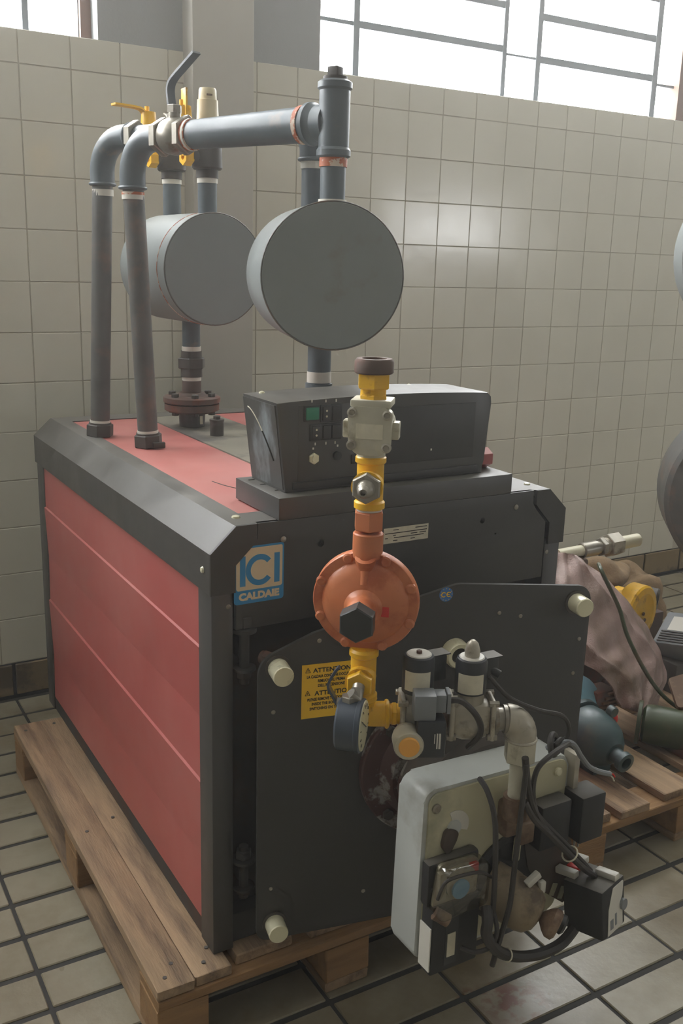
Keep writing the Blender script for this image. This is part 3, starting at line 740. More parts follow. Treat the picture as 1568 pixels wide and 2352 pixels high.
# legs of the rear drum with tees, yellow drain cocks and relief cap
for i, (x, y, zt) in enumerate(((.358, 1.100, 1.672), (.369, .885, 1.664))):
    obj('leg_pipe', B().cyl((x, y, 1.51), (x, y, zt-.03), PR), m_pipe, pw)
    tape((x, y, zt-.060), (x, y, zt-.048), PR+.0015)
    obj('tee', B().cyl((x, y, zt-.048), (x, y, zt-.026), PR+.0035).lathe((x, y, zt-.028), Z, [(.034, 0), (.037, .004), (.036, .05), (.033, .07)], 28).cyl((x, y, zt), (x-.045, y-.004, zt), .020), m_darkiron, pw)
    yv = obj('drain_cock', B().lathe((x-.044, y-.004, zt-.002), (-.022, -.002, 0), [(.021, 0), (.021, .022), (.009, .022), (.0085, .008), (0, .008)], 6).cyl((x-.056, y-.005, zt), (x-.062, y-.005, zt+.085), .011, .011), m_yellow, pw, label='yellow drain cock')
    hx = x-.062
    obj('cock_head', B().cyl((hx, y-.005, zt+.075), (hx, y-.005, zt+.112), .021, .018).cyl((hx-.004, y-.005, zt+.11), (hx-.004, y-.005, zt+.125), .006), m_yellow, yv)
    if i == 0:
        obj('lever', strip([(hx+.006, y-.006, zt+.104), (hx-.012, y-.008, zt+.108), (hx-.030, y-.012, zt+.118), (hx-.10, y-.03, zt+.119)], .018, .005, (.35, -.94, .1)), m_yellow, yv, label='yellow lever handle')
    else:
        obj('lever', B().span((hx-.004, y-.03, zt+.075), (hx+.001, y+.0, zt+.150), bev=.001), m_yellow, yv, label='yellow lever handle')
rc = obj('relief_cap', B().lathe((.371, .885, 1.69), Z, [(.026, 0), (.0275, .03), (.0275, .06), (.0265, .062), (.025, .105), (.022, .106), (.021, .128), (.019, .132), (0, .132)], 32), m_cream, pw, label='cream plastic relief valve cap')
obj('cap_slot', B().box((.371-.004, .8640, 1.805), (.014, .003, .004)), m_brown, rc)

# ================================================================== BURNER
bu = thing('burner', 'gas burner with beige plate, motor and hanging cables bolted to the boiler door', 'burner', (.39, -.28, .285))
rc_ = DW(.33, 0, .513)
obj('mounting_flange', B().lathe(rc_, N_, [(.137, 0), (.139, .003), (.139, .016), (.136, .019), (.105, .021), (.098, .03), (.09, .05)], 56), m_ring, bu, label='dark red round mounting flange')
for i in range(4):
    a = math.radians(45+90*i); p = rc_+U*(.12*math.cos(a))+Z*(.12*math.sin(a))
    obj('flange_bolt', B().hexn(p+N_*.018, p+N_*.028, .011), m_darkiron, bu)
obj('blast_tube', B().cyl(rc_+N_*.03, (.39, -.215, .50), .085, .095, n=40), m_ring, bu)
obj('fan_scroll', B().lathe((.412, -.165, .500), -Yv, [(.095, 0), (.125, .012), (.130, .03), (.130, .085), (.11, .098)], 48).span((.33, -.25, .58), (.45, -.19, .642), bev=.014), m_scroll, bu, label='dusty fan scroll housing')
hp = rpoly([(.224, .286, .022), (.540, .282, .022), (.540, .598, .022), (.229, .605, .022)], 6)
hs = obj('housing', B().prism(hp, (0, -.262, 0), X, Z, .072, bev=.006), m_housing, bu, label='pale grey burner housing')
pp = rpoly([(.234, .294, .018), (.533, .290, .018), (.533, .592, .018), (.237, .598, .018)], 6)
fp = obj('front_plate', B().prism(pp, (0, -.334, 0), X, Z, .004, bev=.001), m_plate, bu, label='beige zinc front plate')
for (x, z) in ((.250, .572), (.511, .571), (.239, .318), (.244, .44)):
    obj('plate_screw', B().lathe((x, -.338, z), -Yv, [(.0085, 0), (.0085, .003), (.006, .0055), (0, .006)], 14), m_zinc if x > .5 else m_steel, fp)
dk = obj('damper_scale', B().prism([(.289, .525)]+[(.289+.030*math.cos(math.radians(t)), .527+.030*math.sin(math.radians(t))) for t in range(-25, 111, 9)], (0, -.338, 0), X, Z, .0015), m_white, fp, label='pale quarter dial scale')
obj('damper_knob', B().prism(rpoly([(.268, .535, .01), (.262, .50, .012), (.276, .478, .01), (.290, .505, .008), (.296, .52, .012)], 4), (0, -.3385, 0), X, Z, .008, bev=.001), m_scroll, fp)
obj('damper_disc', B().cyl((.288, -.338, .527), (.288, -.3425, .527), .0135), m_housing, fp)
obj('inlet_disc', B().lathe((.412, -.338, .395), -Yv, [(.082, 0), (.082, .004), (.07, .006), (.066, .003), (0, .003)], 40), m_ctrl, bu)
obj('gas_inlet', B().span((.378, -.366, .490), (.440, -.336, .556), bev=.008).cyl((.389, -.371, .535), (.389, -.371, .575), .021).span((.405, -.375, .475), (.435, -.36, .515), bev=.004), m_brown, bu, label='grimy brown gas inlet casting')
# air pressure switch with clear cover
ap = obj('pressure_switch_base', B().span((.226, -.360, .405), (.330, -.338, .486), bev=.006).span((.232, -.37, .28), (.33, -.338, .412), bev=.004), m_ctrl, bu, label='black air pressure switch base')
obj('switch_tray', B().prism(rpoly([(.232, .404, .01), (.322, .409, .01), (.324, .480, .014), (.242, .485, .01)], 4), (0, -.360, 0), X, Z, .006), m_alu, ap)
obj('switch_dial', B().cyl((.283, -.366, .447), (.283, -.374, .447), .030), m_alu, ap)
obj('switch_blue_disc', B().cyl((.281, -.374, .436), (.281, -.378, .436), .017), m_bluelt, ap, label='light blue dial')
obj('switch_terminal', B().span((.238, -.376, .425), (.252, -.364, .475), bev=.002).span((.245, -.372, .462), (.30, -.366, .476), bev=.002), m_alu, ap)
obj('switch_red_print', B().span((.295, -.3735, .455), (.318, -.366, .472)), m_redplug, ap)
obj('clear_cover', B().prism(rpoly([(.226, .398, .012), (.326, .404, .012), (.328, .486, .016), (.238, .492, .012)], 4), (0, -.360, 0), X, Z, .036, bev=.006), m_clear, ap, label='clear plastic cover')
obj('cover_rim', B().tube([(.228, -.385, .44), (.232, -.394, .472), (.25, -.397, .480), (.30, -.397, .474), (.33, -.392, .452)], .003, 8, 4), m_cable, ap)
obj('switch_label', B().span((.2290, -.3695, .29), (.2312, -.340, .372)), m_white, ap)
obj('switch_label', B().span((.264, -.3722, .308), (.280, -.369, .352)), m_label, ap)
obj('recess_shade_patch', B().span((.260, -.3708, .292), (.286, -.369, .382)), m_capblk, ap)  # flat black plate painting in the shade of a recess
obj('hose_barb', B().cyl((.233, -.372, .405), (.252, -.385, .392), .011), m_brown, ap)
# motor
md = V((.075, -.105, -.045)).normalized(); mc = V((.385, -.365, .385))
obj('motor', B().lathe(mc-md*.035, md, [(.040, 0), (.044, .006), (.044, .075), (.040, .088), (.028, .100), (.014, .104), (0, .104)], 36).span((.352, -.385, .385), (.415, -.35, .425), bev=.008), m_motor, bu, label='grimy beige burner motor')
obj('motor_cap', B().lathe(mc+md*.062, md, [(.0, .0), (.02, .018), (.026, .026), (.026, .036), (.02, .040), (0, .040)], 24), m_brown, bu)
obj('motor_plug', B().lathe((.450, -.430, .350), md, [(.016, -.01), (.017, .012), (.012, .016), (0, .016)], 20), m_capblk, bu)
obj('capacitor_lead', B().box((.415, -.40, .425), (.03, .012, .012), Matrix.Rotation(-.5, 3, 'Y'), bev=.002).box((.432, -.405, .408), (.012, .01, .022), bev=.002), m_coiltop, bu)
# relays and bracket at the right
for (a, b_) in (((.452, -.372, .447), (.520, -.338, .532)), ((.532, -.385, .445), (.588, -.335, .535))):
    obj('relay_box', B().span(a, b_, bev=.004), m_ctrl, bu, label='black relay box')
obj('relay_pins', B().cyl((.536, -.37, .445), (.536, -.37, .43), .002, n=6).cyl((.545, -.37, .445), (.545, -.37, .43), .002, n=6), m_steel, bu)
obj('bracket_plate', B().prism(rpoly([(.440, .465, .004), (.545, .452, .004), (.575, .36, .004), (.55, .295, .004), (.50, .335, .004), (.455, .40, .004)], 3), (0, -.338, 0), X, Z, .006), m_scroll, bu, label='dark bracket plate')
for (x, z) in ((.520, .335), (.541, .322)):
    obj('bracket_tab', B().box((x, -.3455, z), (.011, .002, .024), Matrix.Rotation(.35, 3, 'Y')), m_plate, bu)
obj('side_rail', B().span((.540, -.350, .445), (.552, -.320, .600), bev=.002), m_alu, bu)
obj('plate_tag', B().prism(rpoly([(.412, .43, .004), (.428, .425, .004), (.43, .47, .006), (.414, .48, .004)], 3), (0, -.348, 0), X, Z, .002), m_plate, bu)
# flame controller hanging on its cables
rz = Matrix.Rotation(math.radians(16), 3, 'Z') @ Matrix.Rotation(math.radians(-7), 3, 'X')
cc = V((.562, -.405, .336))
fc = obj('flame_controller', B().box(cc, (.078, .078, .092), rz, bev=.004), m_ctrl, bu, label='black flame controller box hanging by cables')
def FC(x, y, z): return cc+rz@V((x, y, z))
obj('controller_label', B().prism(rpoly([(-.024, -.043, 0), (.028, -.043, 0), (.028, -.014, .010), (.014, -.002, .012), (.028, .012, .01), (.033, .040, .003), (-.004, .040, .004), (-.020, .005, .004)], 4), FC(0, -.0393, 0), rz@X, rz@Z, .0008), m_white, fc)
obj('controller_print', B().box(FC(-.010, -.0404, -.026), (.010, .0006, .018), rz).box(FC(.004, -.0404, -.022), (.006, .0006, .022), rz), m_greyp, fc)
obj('controller_button', B().cyl(FC(.028, -.039, -.004), FC(.028, -.045, -.004), .010), m_greyp, fc)
for (a, b_, c_) in ((.016, -.018, .051), (.022, .045, .058), (-.022, .040, .052)):
    obj('connector', B().box(FC(a, b_, c_), (.016, .040, .012), rz, bev=.002), m_coiltop, fc)
obj('red_connector', B().box(FC(-.006, .036, .054), (.014, .022, .010), rz, bev=.002), m_redplug, fc)
# cables
def cable(name, pts, r, m=m_cable, label=None): return obj(name, B().tube(pts, r, 8, 6), m, bu, label=label)
cable('cable', [(.330, -.352, .792), (.350, -.37, .765), (.379, -.37, .744), (.428, -.37, .719), (.472, -.37, .702), (.492, -.37, .683), (.497, -.368, .655), (.480, -.36, .642)], .0042)
cable('cable', [(.470, -.35, .632), (.479, -.37, .648), (.503, -.375, .644), (.527, -.375, .613), (.551, -.372, .587), (.579, -.37, .569), (.607, -.37, .557)], .0048, m_greyp, 'grey cable end with stripped wires')
obj('bare_wire', B().tube([(.607, -.37, .557), (.614, -.371, .555), (.618, -.372, .549)], .0015, 6), m_redplug, bu)
obj('bare_wire', B().tube([(.606, -.37, .556), (.611, -.374, .550), (.613, -.376, .544)], .0013, 6), m_label, bu)
cable('cable', [(.500, -.372, .645), (.464, -.392, .655), (.431, -.40, .652), (.405, -.40, .635), (.398, -.40, .601), (.408, -.40, .558), (.430, -.40, .528), (.469, -.40, .487), (.508, -.40, .445), (.562, -.39, .388)], .0045)
cable('cable', [(.371, -.405, .665), (.381, -.405, .616), (.395, -.405, .573), (.421, -.405, .529), (.460, -.405, .484), (.516, -.405, .424), (.563, -.40, .382)], .0058)
cable('cable', [(.373, -.41, .589), (.396, -.41, .551), (.433, -.41, .512), (.488, -.41, .453), (.53, -.405, .41), (.556, -.40, .388)], .0055)
cable('cable', [(.335, -.340, .604), (.326, -.372, .600), (.322, -.398, .57), (.328, -.40, .51), (.332, -.40, .427), (.332, -.40, .377)], .0048)
cable('cable', [(.371, -.41, .655), (.370, -.41, .622), (.367, -.41, .560), (.363, -.41, .472), (.359, -.41, .400), (.345, -.41, .346), (.331, -.41, .293)], .0046)
cable('cable', [(.322, -.395, .40), (.314, -.41, .385), (.314, -.41, .36), (.333, -.41, .327), (.363, -.41, .302), (.403, -.41, .284), (.448, -.41, .275), (.498, -.405, .276), (.545, -.395, .300)], .0098, label='thick black cable loop')
cable('cable', [(.334, -.40, .39), (.334, -.412, .36), (.322, -.412, .335), (.30, -.40, .325), (.282, -.385, .33)], .004)
obj('cable_tie', B().torus((.363, -.41, .302), (.04, 0, -.018), .0105, .0014, 16, 6), m_label, bu)
obj('cable_tie', B().torus((.492, -.404, .452), (.04, 0, -.045), .014, .0016, 18, 6), m_label, bu)
obj('cable_coil', B().torus((.474, -.36, .642), (.5, -.8, .2), .017, .0055, 20, 8).torus((.480, -.366, .640), (.3, -.9, -.2), .013, .005, 20, 8), m_cable, bu)

# ================================================================== GAS TRAIN
GA = math.radians(27.5); gu = V((math.cos(GA), -math.sin(GA), 0)); gn = V((-math.sin(GA), -math.cos(GA), 0)); G0 = V((.157, -.25, 0))
def G(u, n, z): return G0+gu*u+gn*n+Z*z
gt = thing('gas_train', 'gas pipe train with orange regulator, yellow fittings and two black solenoid valves', 'gas valves', G(.1, 0, .66))
def GV(z): return G(0, 0, z)
obj('union_collar', B().lathe(GV(1.268), Z, [(.0265, 0), (.029, .002), (.029, .018), (.0265, .022), (.0185, .022), (.017, .012), (0, .012)], 32), m_rust, gt, label='rusty threaded union collar')
obj('nipple', B().hexn(GV(1.246), GV(1.270), .0255).cyl(GV(1.236), GV(1.248), .019).hexn(GV(1.224), GV(1.238), .022), m_yellow, gt)
# pale cast valve box, turned towards the front left
KA = math.radians(40); ku = V((math.cos(KA), -math.sin(KA), 0)); kn = V((-math.sin(KA), -math.cos(KA), 0))
def K(u, n, z): return GV(0)+ku*u+kn*n+Z*z
Rk = Matrix((ku, -kn, Z)).transposed()
fb = obj('filter_body', B().cyl(GV(1.145), GV(1.228), .0215).lathe(K(-.0, -.02, 1.190), kn, [(.030, 0), (.035, .006), (.035, .03)], 32)
         .prism(rpoly([(-.031, 1.163, .006), (-.018, 1.150, .01), (.018, 1.150, .01), (.031, 1.163, .006), (.033, 1.215, .006), (.022, 1.222, .01), (-.022, 1.222, .01), (-.033, 1.215, .006)], 4), K(0, .012, 0), ku, Z, .016, bev=.002)
         .box(K(0, 0, 1.226), (.060, .052, .011), Rk, bev=.002).box(K(-.036, .004, 1.186), (.012, .022, .026), Rk, bev=.002).box(K(.036, .004, 1.186), (.012, .022, .026), Rk, bev=.002), m_castal, gt, label='pale cast filter body')
for (a, z) in ((-.026, 1.213), (.026, 1.211), (-.026, 1.165), (.026, 1.163)):
    obj('cover_screw', B().lathe(K(a, .026, z), kn, [(.0075, 0), (.0075, .006), (.005, .007), (.0035, .004), (0, .004)], 14), m_alu, fb)
obj('filter_label', B().box(K(0, .0285, 1.186), (.040, .0008, .022), Rk), m_label, fb)
obj('seal', B().cyl(GV(1.141), GV(1.150), .0195), m_tape, gt)
obj('tee', B().lathe(GV(1.063), Z, [(.020, 0), (.0235, .002), (.0235, .011), (.0205, .014), (.0205, .07), (.0235, .073), (.0235, .080), (.0205, .083)], 28).cyl(GV(1.103), GV(1.103)+kn*.034, .021, .024), m_yellow, gt, label='yellow pipe tee')
hx = obj('test_nipple', B().hexn(GV(1.103)+kn*.030, GV(1.103)+kn*.044, .0235).lathe(GV(1.103)+kn*.044, kn, [(.014, 0), (.011, .006), (.012, .010), (.0085, .014), (.0095, .022), (.006, .028), (.004, .028), (.003, .02), (0, .02)], 20), m_steel, gt, label='steel test nipple')
obj('seal', B().cyl(GV(1.056), GV(1.066), .019), m_tape, gt)
# regulator
RA = math.radians(40); rk = V((-math.sin(RA)*.985, -math.cos(RA)*.985, -.05)).normalized(); ru = V((math.cos(RA), -math.sin(RA), 0)); rv = rk.cross(ru); rv = rv if rv.z > 0 else -rv
rg = obj('regulator', B().hexn(GV(1.030), GV(1.060), .024).cyl(GV(.985), GV(1.026), .0235, ch=.002)
         .lathe(GV(.914), rk, [(.02, -.052), (.045, -.048), (.062, -.034), (.072, -.014), (.0835, -.010), (.0835, .003), (.082, .006), (.068, .007), (.064, .013), (.05, .022), (.030, .029), (.026, .034), (.0235, .040), (.0225, .075)], 64), m_orange, gt, label='orange round gas pressure regulator')
for i in range(8):
    a = math.radians(22+45*i); p = GV(.914)+(ru*math.cos(a)+rv*math.sin(a))*.076
    obj('rim_lug', B().lathe(p, rk, [(.0085, .004), (.0085, .0075), (.006, .010), (0, .010)], 12), m_orange, rg)
tp = GV(.914)+rv*.073+rk*.010
obj('vent_boss', B().lathe(tp-rv*.010, (rk*.35+Z*.95), [(.010, -.012), (.0125, -.004), (.0165, .010), (.0165, .015), (.0095, .0155), (.0075, .008), (0, .008)], 24).tube([tp-rv*.004, GV(.914)+rv*.035+rk*.022], [.0085, .0075], 12), m_orange, rg)
obj('spring_cap', B().hexn(GV(.914)+rk*.070, GV(.914)+rk*.098, .0285), m_capblk, rg, label='black hexagonal spring cap')
obj('flow_mark', B().box(GV(.914)+ru*.034+rv*-.004+rk*.0285, (.012, .0012, .016), Matrix((ru, -rk, rv)).transposed()), m_redplug, rg)
# lower yellow fittings
obj('tee', B().lathe(GV(.748), Z, [(.0205, 0), (.0235, .002), (.0235, .010), (.0205, .013), (.0205, .074), (.0235, .077), (.0235, .084), (.020, .088)], 28).cyl(GV(.790), GV(.790)+kn*.034, .021, .024), m_yellow, gt, label='yellow lower pipe tee')
obj('reducer_nut', B().hexn(GV(.790)+kn*.032, GV(.790)+kn*.046, .022), m_yellow, gt)
el = [GV(.752), GV(.738)]+[GV(.722)+V((0, 0, 0))+gu*(.016*(1-math.cos(t)))+Z*(.016*(1-math.sin(t))-.0) for t in [i/8*math.pi/2 for i in range(9)]]+[G(.03, 0, .722), G(.044, 0, .722)]
obj('elbow', B().tube(el, .0205, 20).torus(G(.040, 0, .722), gu, .0205, .0035, 20, 8).torus(GV(.750), Z, .0205, .0035, 20, 8), m_yellow, gt, label='yellow pipe elbow')
obj('nipple', B().cyl(G(.044, 0, .722), G(.062, 0, .722), .0165).hexn(G(.047, 0, .722), G(.056, 0, .722), .020), m_yellow, gt)
# gauge on its cock
gc = GV(.790)+kn*.046
gdir = V((.74, -.67, 0)).normalized()
gp = GV(.739)+kn*.074-gdir*.022-ku*.004
obj('gauge_cock', B().cyl(gc, gc+kn*.020-Z*.010, .0095).tube([gc+kn*.012, gc+kn*.024-Z*.012, gp+gdir*.016+Z*.050], .0105, 14).hexn(gp+gdir*.016+Z*.036, gp+gdir*.016+Z*.048, .0125).cyl(gc+kn*.02-Z*.02, gc+kn*.02-Z*.02-ku*.030, .007), m_steel, gt)
c0 = gc+kn*.02-Z*.022-ku*.030
obj('cock_lever', strip([c0, c0-ku*.006+Z*.012, c0-ku*.014+Z*.030, c0-ku*.004+Z*.052, c0+ku*.002+Z*.06], .012, .004, kn), m_gaugebody, gt, label='small blue grey cock lever')
ga = obj('pressure_gauge', B().lathe(gp, gdir, [(.038, 0), (.0405, .003), (.0405, .030), (.042, .031), (.042, .037), (.040, .039)], 40), m_gaugebody, gt, label='round dark blue pressure gauge')
obj('gauge_dial', B().lathe(gp, gdir, [(.0395, .0375), (.0385, .0405), (0, .041)], 40), m_gaugeface, ga, label='cream gauge dial')
gs = gdir.cross(Z).normalized()
obj('gauge_needle', B().tube([gp+gdir*.0418-gs*.01-Z*.006, gp+gdir*.0418+gs*.022+Z*.016], .0009, 5), m_ink, ga)
tk = B()
for i in range(11):
    a = math.radians(-45+27*i); d = gs*math.cos(a)+Z*math.sin(a); tk.tube([gp+gdir*.0415+d*.029, gp+gdir*.0412+d*.034], .0006, 4)
obj('gauge_ticks', tk, m_ink, ga)
# valve bodies
def Gbox(b, u0, u1, n0, n1, z0, z1_, bev=.003):
    Rg = Matrix((gu, -gn, Z)).transposed(); return b.box(G((u0+u1)/2, (n0+n1)/2, (z0+z1_)/2), (u1-u0, n1-n0, z1_-z0), Rg, bev=bev)
ZG = .718
b = Gbox(B(), .060, .068, -.026, .026, ZG-.028, ZG+.040); Gbox(b, .068, .118, -.020, .020, ZG-.026, ZG+.030); Gbox(b, .118, .127, -.026, .026, ZG-.028, ZG+.036); b.cyl(G(.09, 0, ZG+.02), G(.09, 0, ZG+.05), .020)
v1 = obj('valve_body', b, m_alu, gt, label='cast aluminium valve body')
b = Gbox(B(), .138, .147, -.027, .027, ZG-.032, ZG+.038); Gbox(b, .147, .205, -.021, .021, ZG-.022, ZG+.028); Gbox(b, .205, .213, -.027, .027, ZG-.032, ZG+.036); b.cyl(G(.175, 0, ZG+.02), G(.175, 0, ZG+.046), .021).lathe(G(.150, 0, ZG-.012), gu, [(.022, 0), (.026, .012), (.026, .038), (.022, .05)], 24)
v2 = obj('valve_body', b, m_alu, gt, label='cast aluminium valve body')
obj('nipple', B().cyl(G(.124, 0, ZG), G(.142, 0, ZG), .018), m_brown, gt)
for vbody, u0 in ((v1, .064), (v1, .1225), (v2, .1425), (v2, .209)):
    for n_, z_ in ((.022, .032), (-.022, .032), (.022, -.026)):
        obj('flange_screw', B().hexn(G(u0-.008, n_, ZG+z_), G(u0+.008, n_, ZG+z_), .0055), m_steel, vbody)
for i, (u0, zt) in enumerate(((.088, .826), (.173, .822))):
    sv = obj('solenoid_coil', B().lathe(G(u0, 0, ZG+.044), Z, [(.019, 0), (.0255, .002), (.0255, zt-ZG-.052), (.0235, zt-ZG-.046), (.021, zt-ZG-.044)], 40), m_coil, gt, label='black round solenoid coil')
    obj('coil_cap', B().lathe(G(u0, 0, zt-.003), Z, [(.0205, 0), (.0205, .003), (.019, .0045), (0, .0045)], 32), m_coiltop, sv)
    if i == 0: obj('coil_screw', B().hexn(G(u0, 0, zt+.001), G(u0, 0, zt+.006), .005), m_rust, sv)
    else: obj('coil_dome', B().lathe(G(u0, 0, zt+.001), Z, [(.012, 0), (.0125, .010), (.009, .022), (.004, .027), (0, .028)], 20), m_alu, sv)
    cb = Matrix((gu, -gn, Z)).transposed()
    obj('coil_connector', B().box(G(u0+.028, -.022, zt-.030), (.034, .026, .044), cb @ Matrix.Rotation(math.radians(25), 3, 'Z'), bev=.003), m_capblk, sv)
    obj('connector_lid', B().box(G(u0+.030, -.023, zt-.0075), (.042, .026, .002), cb @ Matrix.Rotation(math.radians(25), 3, 'Z')), m_ctrl, sv)
    ar = [math.radians(t) for t in range(-60, 41, 10)]
    lb = B(); vs = []
    for t in ar:
        dv = gn*math.cos(t)+gu*math.sin(t); vs += [G(u0, 0, zt-.055)+dv*.0259, G(u0, 0, zt-.022)+dv*.0259]
    lb._add(vs, [(2*k, 2*k+2, 2*k+3, 2*k+1) for k in range(len(ar)-1)])
    obj('coil_label', lb, m_label, sv, label='worn pale paper label')
obj('coil_gland', B().cyl(G(.206, -.018, .794), G(.222, -.012, .786), .007), m_capblk, gt)
# pressure switch in front of the first valve
ps = Gbox(B(), .082, .128, .026, .062, ZG-.042, ZG+.020, .004)
psw = obj('pressure_switch', ps, m_coil, gt, label='black pressure switch with amber cap')
Rg = Matrix((gu, -gn, Z)).transposed()
obj('switch_connector', B().box(G(.094, .040, ZG+.040), (.034, .034, .042), Rg, bev=.002).box(G(.119, .036, ZG+.044), (.018, .026, .030), Rg, bev=.002).box(G(.132, .034, ZG+.044), (.006, .028, .034), Rg, bev=.001), m_greyp, psw, label='grey cable connector')
obj('switch_port', B().lathe(G(.070, .026, ZG-.020), gn, [(.022, 0), (.024, .008), (.024, .036), (.022, .040)], 32), m_castal, psw)
obj('amber_cap', B().lathe(G(.070, .026, ZG-.020), gn, [(.0165, .038), (.0165, .042), (.015, .044), (0, .044)], 32), m_ambercap, psw)
tx = B(); mr_ = Matrix.Rotation(math.radians(80), 3, 'Y')
obj('switch_print', B().box(G(.114, .0625, ZG-.012), (.002, .0008, .026), Rg).box(G(.118, .0625, ZG-.012), (.003, .0008, .026), Rg).box(G(.110, .0625, ZG-.008), (.0012, .0008, .016), Rg), m_white, psw)
cable('cable', [G(.135, .034, ZG+.044), (.272, -.36, .765), (.290, -.372, .745), (.305, -.37, .718), (.309, -.36, .694), (.306, -.34, .668)], .0052)
# outlet elbow and drop pipe
obj('outlet_union', B().cyl(G(.212, 0, ZG-.004), G(.240, 0, ZG-.004), .019).cyl(G(.214, 0, ZG-.004), G(.220, 0, ZG-.004), .024).cyl(G(.230, 0, ZG-.004), G(.236, 0, ZG-.004), .0235), m_steel, gt)
pts = [G(.236, 0, ZG-.004)]+[G(.236+.026*math.sin(t), 0, ZG-.004-.026*(1-math.cos(t))) for t in [i/8*math.pi/2 for i in range(9)]]+[G(.262, 0, ZG-.040)]
obj('outlet_elbow', B().tube(pts, .025, 22).torus(G(.262, 0, ZG-.038), Z, .0245, .003, 24, 8), m_alu, gt, label='large grey pipe elbow')
obj('drop_pipe', B().hexn(G(.262, 0, .640), G(.262, 0, .682), .0265).cyl(G(.262, 0, .560), G(.262, 0, .645), .0145), m_castal, gt, label='pale drop pipe')

# ================================================================== OLD PARTS ON THE SECOND PALLET
PZ = .144
# draped sack
Ac = [(1.30, .56, .625), (1.20, .43, .535), (1.205, .345, .41), (1.29, .305, .335), (1.345, .275, .245)]
Bc = [(1.456, .60, .572), (1.585, .55, .466), (1.68, .50, .336), (1.678, .42, .235), (1.487, .30, .166)]
A5 = smooth([V(p) for p in Ac], 12); B5 = smooth([V(p) for p in Bc], 12)
b = B(); nv = 44; rows_ = []
def ridge(x): return 1-abs(math.sin(x))**.6
for i, (p, q) in enumerate(zip(A5, B5)):
    r = []
    for k in range(nv+1):
        t = k/nv; P = p.lerp(q, t); s_ = i/(len(A5)-1)
        bul = math.sin(math.pi*t)*.06
        fold = .030*ridge(t*5.2-s_*2.1+.4)*(.35+.8*math.sin(math.pi*min(1, s_+.1)))+.016*ridge(t*9+s_*4.4)*s_+.006*math.sin(t*31+s_*17)+.005*math.sin(s_*40+t*8)
        edge = 1+.02*math.sin(s_*23)
        P = P+V((-.30, -.85, .35)).normalized()*(bul*.8+fold*edge); r.append(b.bm.verts.new(P))
    rows_.append(r)
for r0, r1 in zip(rows_, rows_[1:]):
    for k in range(nv): b.bm.faces.new([r0[k], r0[k+1], r1[k+1], r1[k]])
bmesh.ops.recalc_face_normals(b.bm, faces=b.bm.faces)
bmesh.ops.solidify(b.bm, geom=list(b.bm.faces), thickness=.004)
tag(obj('sack', b, m_sack, ang=60), 'dusty pink woven sack draped over the old machines', 'sack')
# machine under the sack
t = thing('pump_block', 'rusty machine block half hidden under the draped sack', 'machine', (1.5, .66, PZ))
obj('casing', B().span((1.36, .56, PZ), (1.60, .86, .40), bev=.02).cyl((1.40, .74, .40), (1.40, .74, .53), .07, ch=.006), m_rust, t)
obj('foot', B().span((1.33, .55, PZ), (1.40, .88, .17), bev=.004), m_rust, t); obj('foot', B().span((1.56, .55, PZ), (1.62, .88, .17), bev=.004), m_rust, t)
# blue motor
t = thing('electric_motor', 'pale blue electric motor with rusty slatted vent behind the teal pump', 'motor', (1.33, .38, PZ))
obj('body', B().lathe((1.08, .38, .238), X, [(.05, 0), (.064, .006), (.070, .012), (.070, .215), (.064, .225)], 40), m_bluem, t)
obj('vent', B().span((1.282, .310, .172), (1.355, .37, .285), bev=.006), m_rust, t)
for i in range(9): obj('vent_slat', B().span((1.280+max(0, i-4)*.010, .302, .176+i*.0122), (1.356, .314, .182+i*.0122)), m_brown, t)
obj('badge', B().prism([(-.008, 0), (0, -.018), (.008, 0), (0, .018)], (1.318, .3015, .232), X, Z, .001), m_sack, t)
obj('base', B().span((1.12, .32, PZ), (1.28, .44, .180), bev=.003), m_bluem, t)
# teal pump
t = thing('centrifugal_pump', 'dark teal bell shaped pump with round open nozzle', 'pump', (1.16, .17, PZ))
ax = V((-.03, -1, -.14)).normalized(); pc = V((1.168, .262, .240))
obj('volute', B().lathe(pc, ax, [(.05, 0), (.068, .014), (.072, .04), (.071, .075), (.062, .105), (.046, .128), (.030, .142)], 44), m_teal, t)
obj('nozzle', B().lathe(pc+ax*.138, ax, [(.021, 0), (.020, .028), (.026, .031), (.026, .046), (.0155, .047), (.0145, .015), (0, .014)], 32), m_teal, t, label='round open nozzle')
obj('back_plate', B().lathe(pc-ax*.008, ax, [(.074, 0), (.074, .014)], 40), m_teal, t)
obj('foot', B().span((1.135, .16, PZ), (1.20, .25, .19), bev=.006), m_teal, t)
obj('lug', B().cyl((1.215, .20, .300), (1.215, .182, .298), .014), m_teal, t)
obj('drain_tag', B().sphere((1.238, .200, .268), .010, (.8, .8, 1.5)), m_redplug, t)
# green pump
t = thing('green_pump', 'dark green pump cylinder with a rusty top plate', 'pump', (1.42, .16, PZ))
ax = V((.62, -.77, -.02)).normalized()
obj('barrel', B().lathe((1.385, .235, .208), ax, [(.04, 0), (.052, .008), (.055, .02), (.055, .24), (.045, .25)], 40), m_greenp, t)
obj('end_plate', B().lathe((1.383, .237, .208), ax, [(.061, -.010), (.061, .0)], 36), m_greenp, t)
obj('cradle', B().span((1.42, .09, PZ), (1.52, .19, .17), bev=.004), m_rust, t)
obj('top_plate', B().prism(rpoly([(0, 0, .01), (.14, .03, .01), (.16, .13, .01), (.02, .11, .01)], 3), (1.445, .170, .255), V((.9, -.3, .1)).normalized(), V((.3, .8, .35)).normalized(), .012), m_brown, t, label='rusty brown top plate')
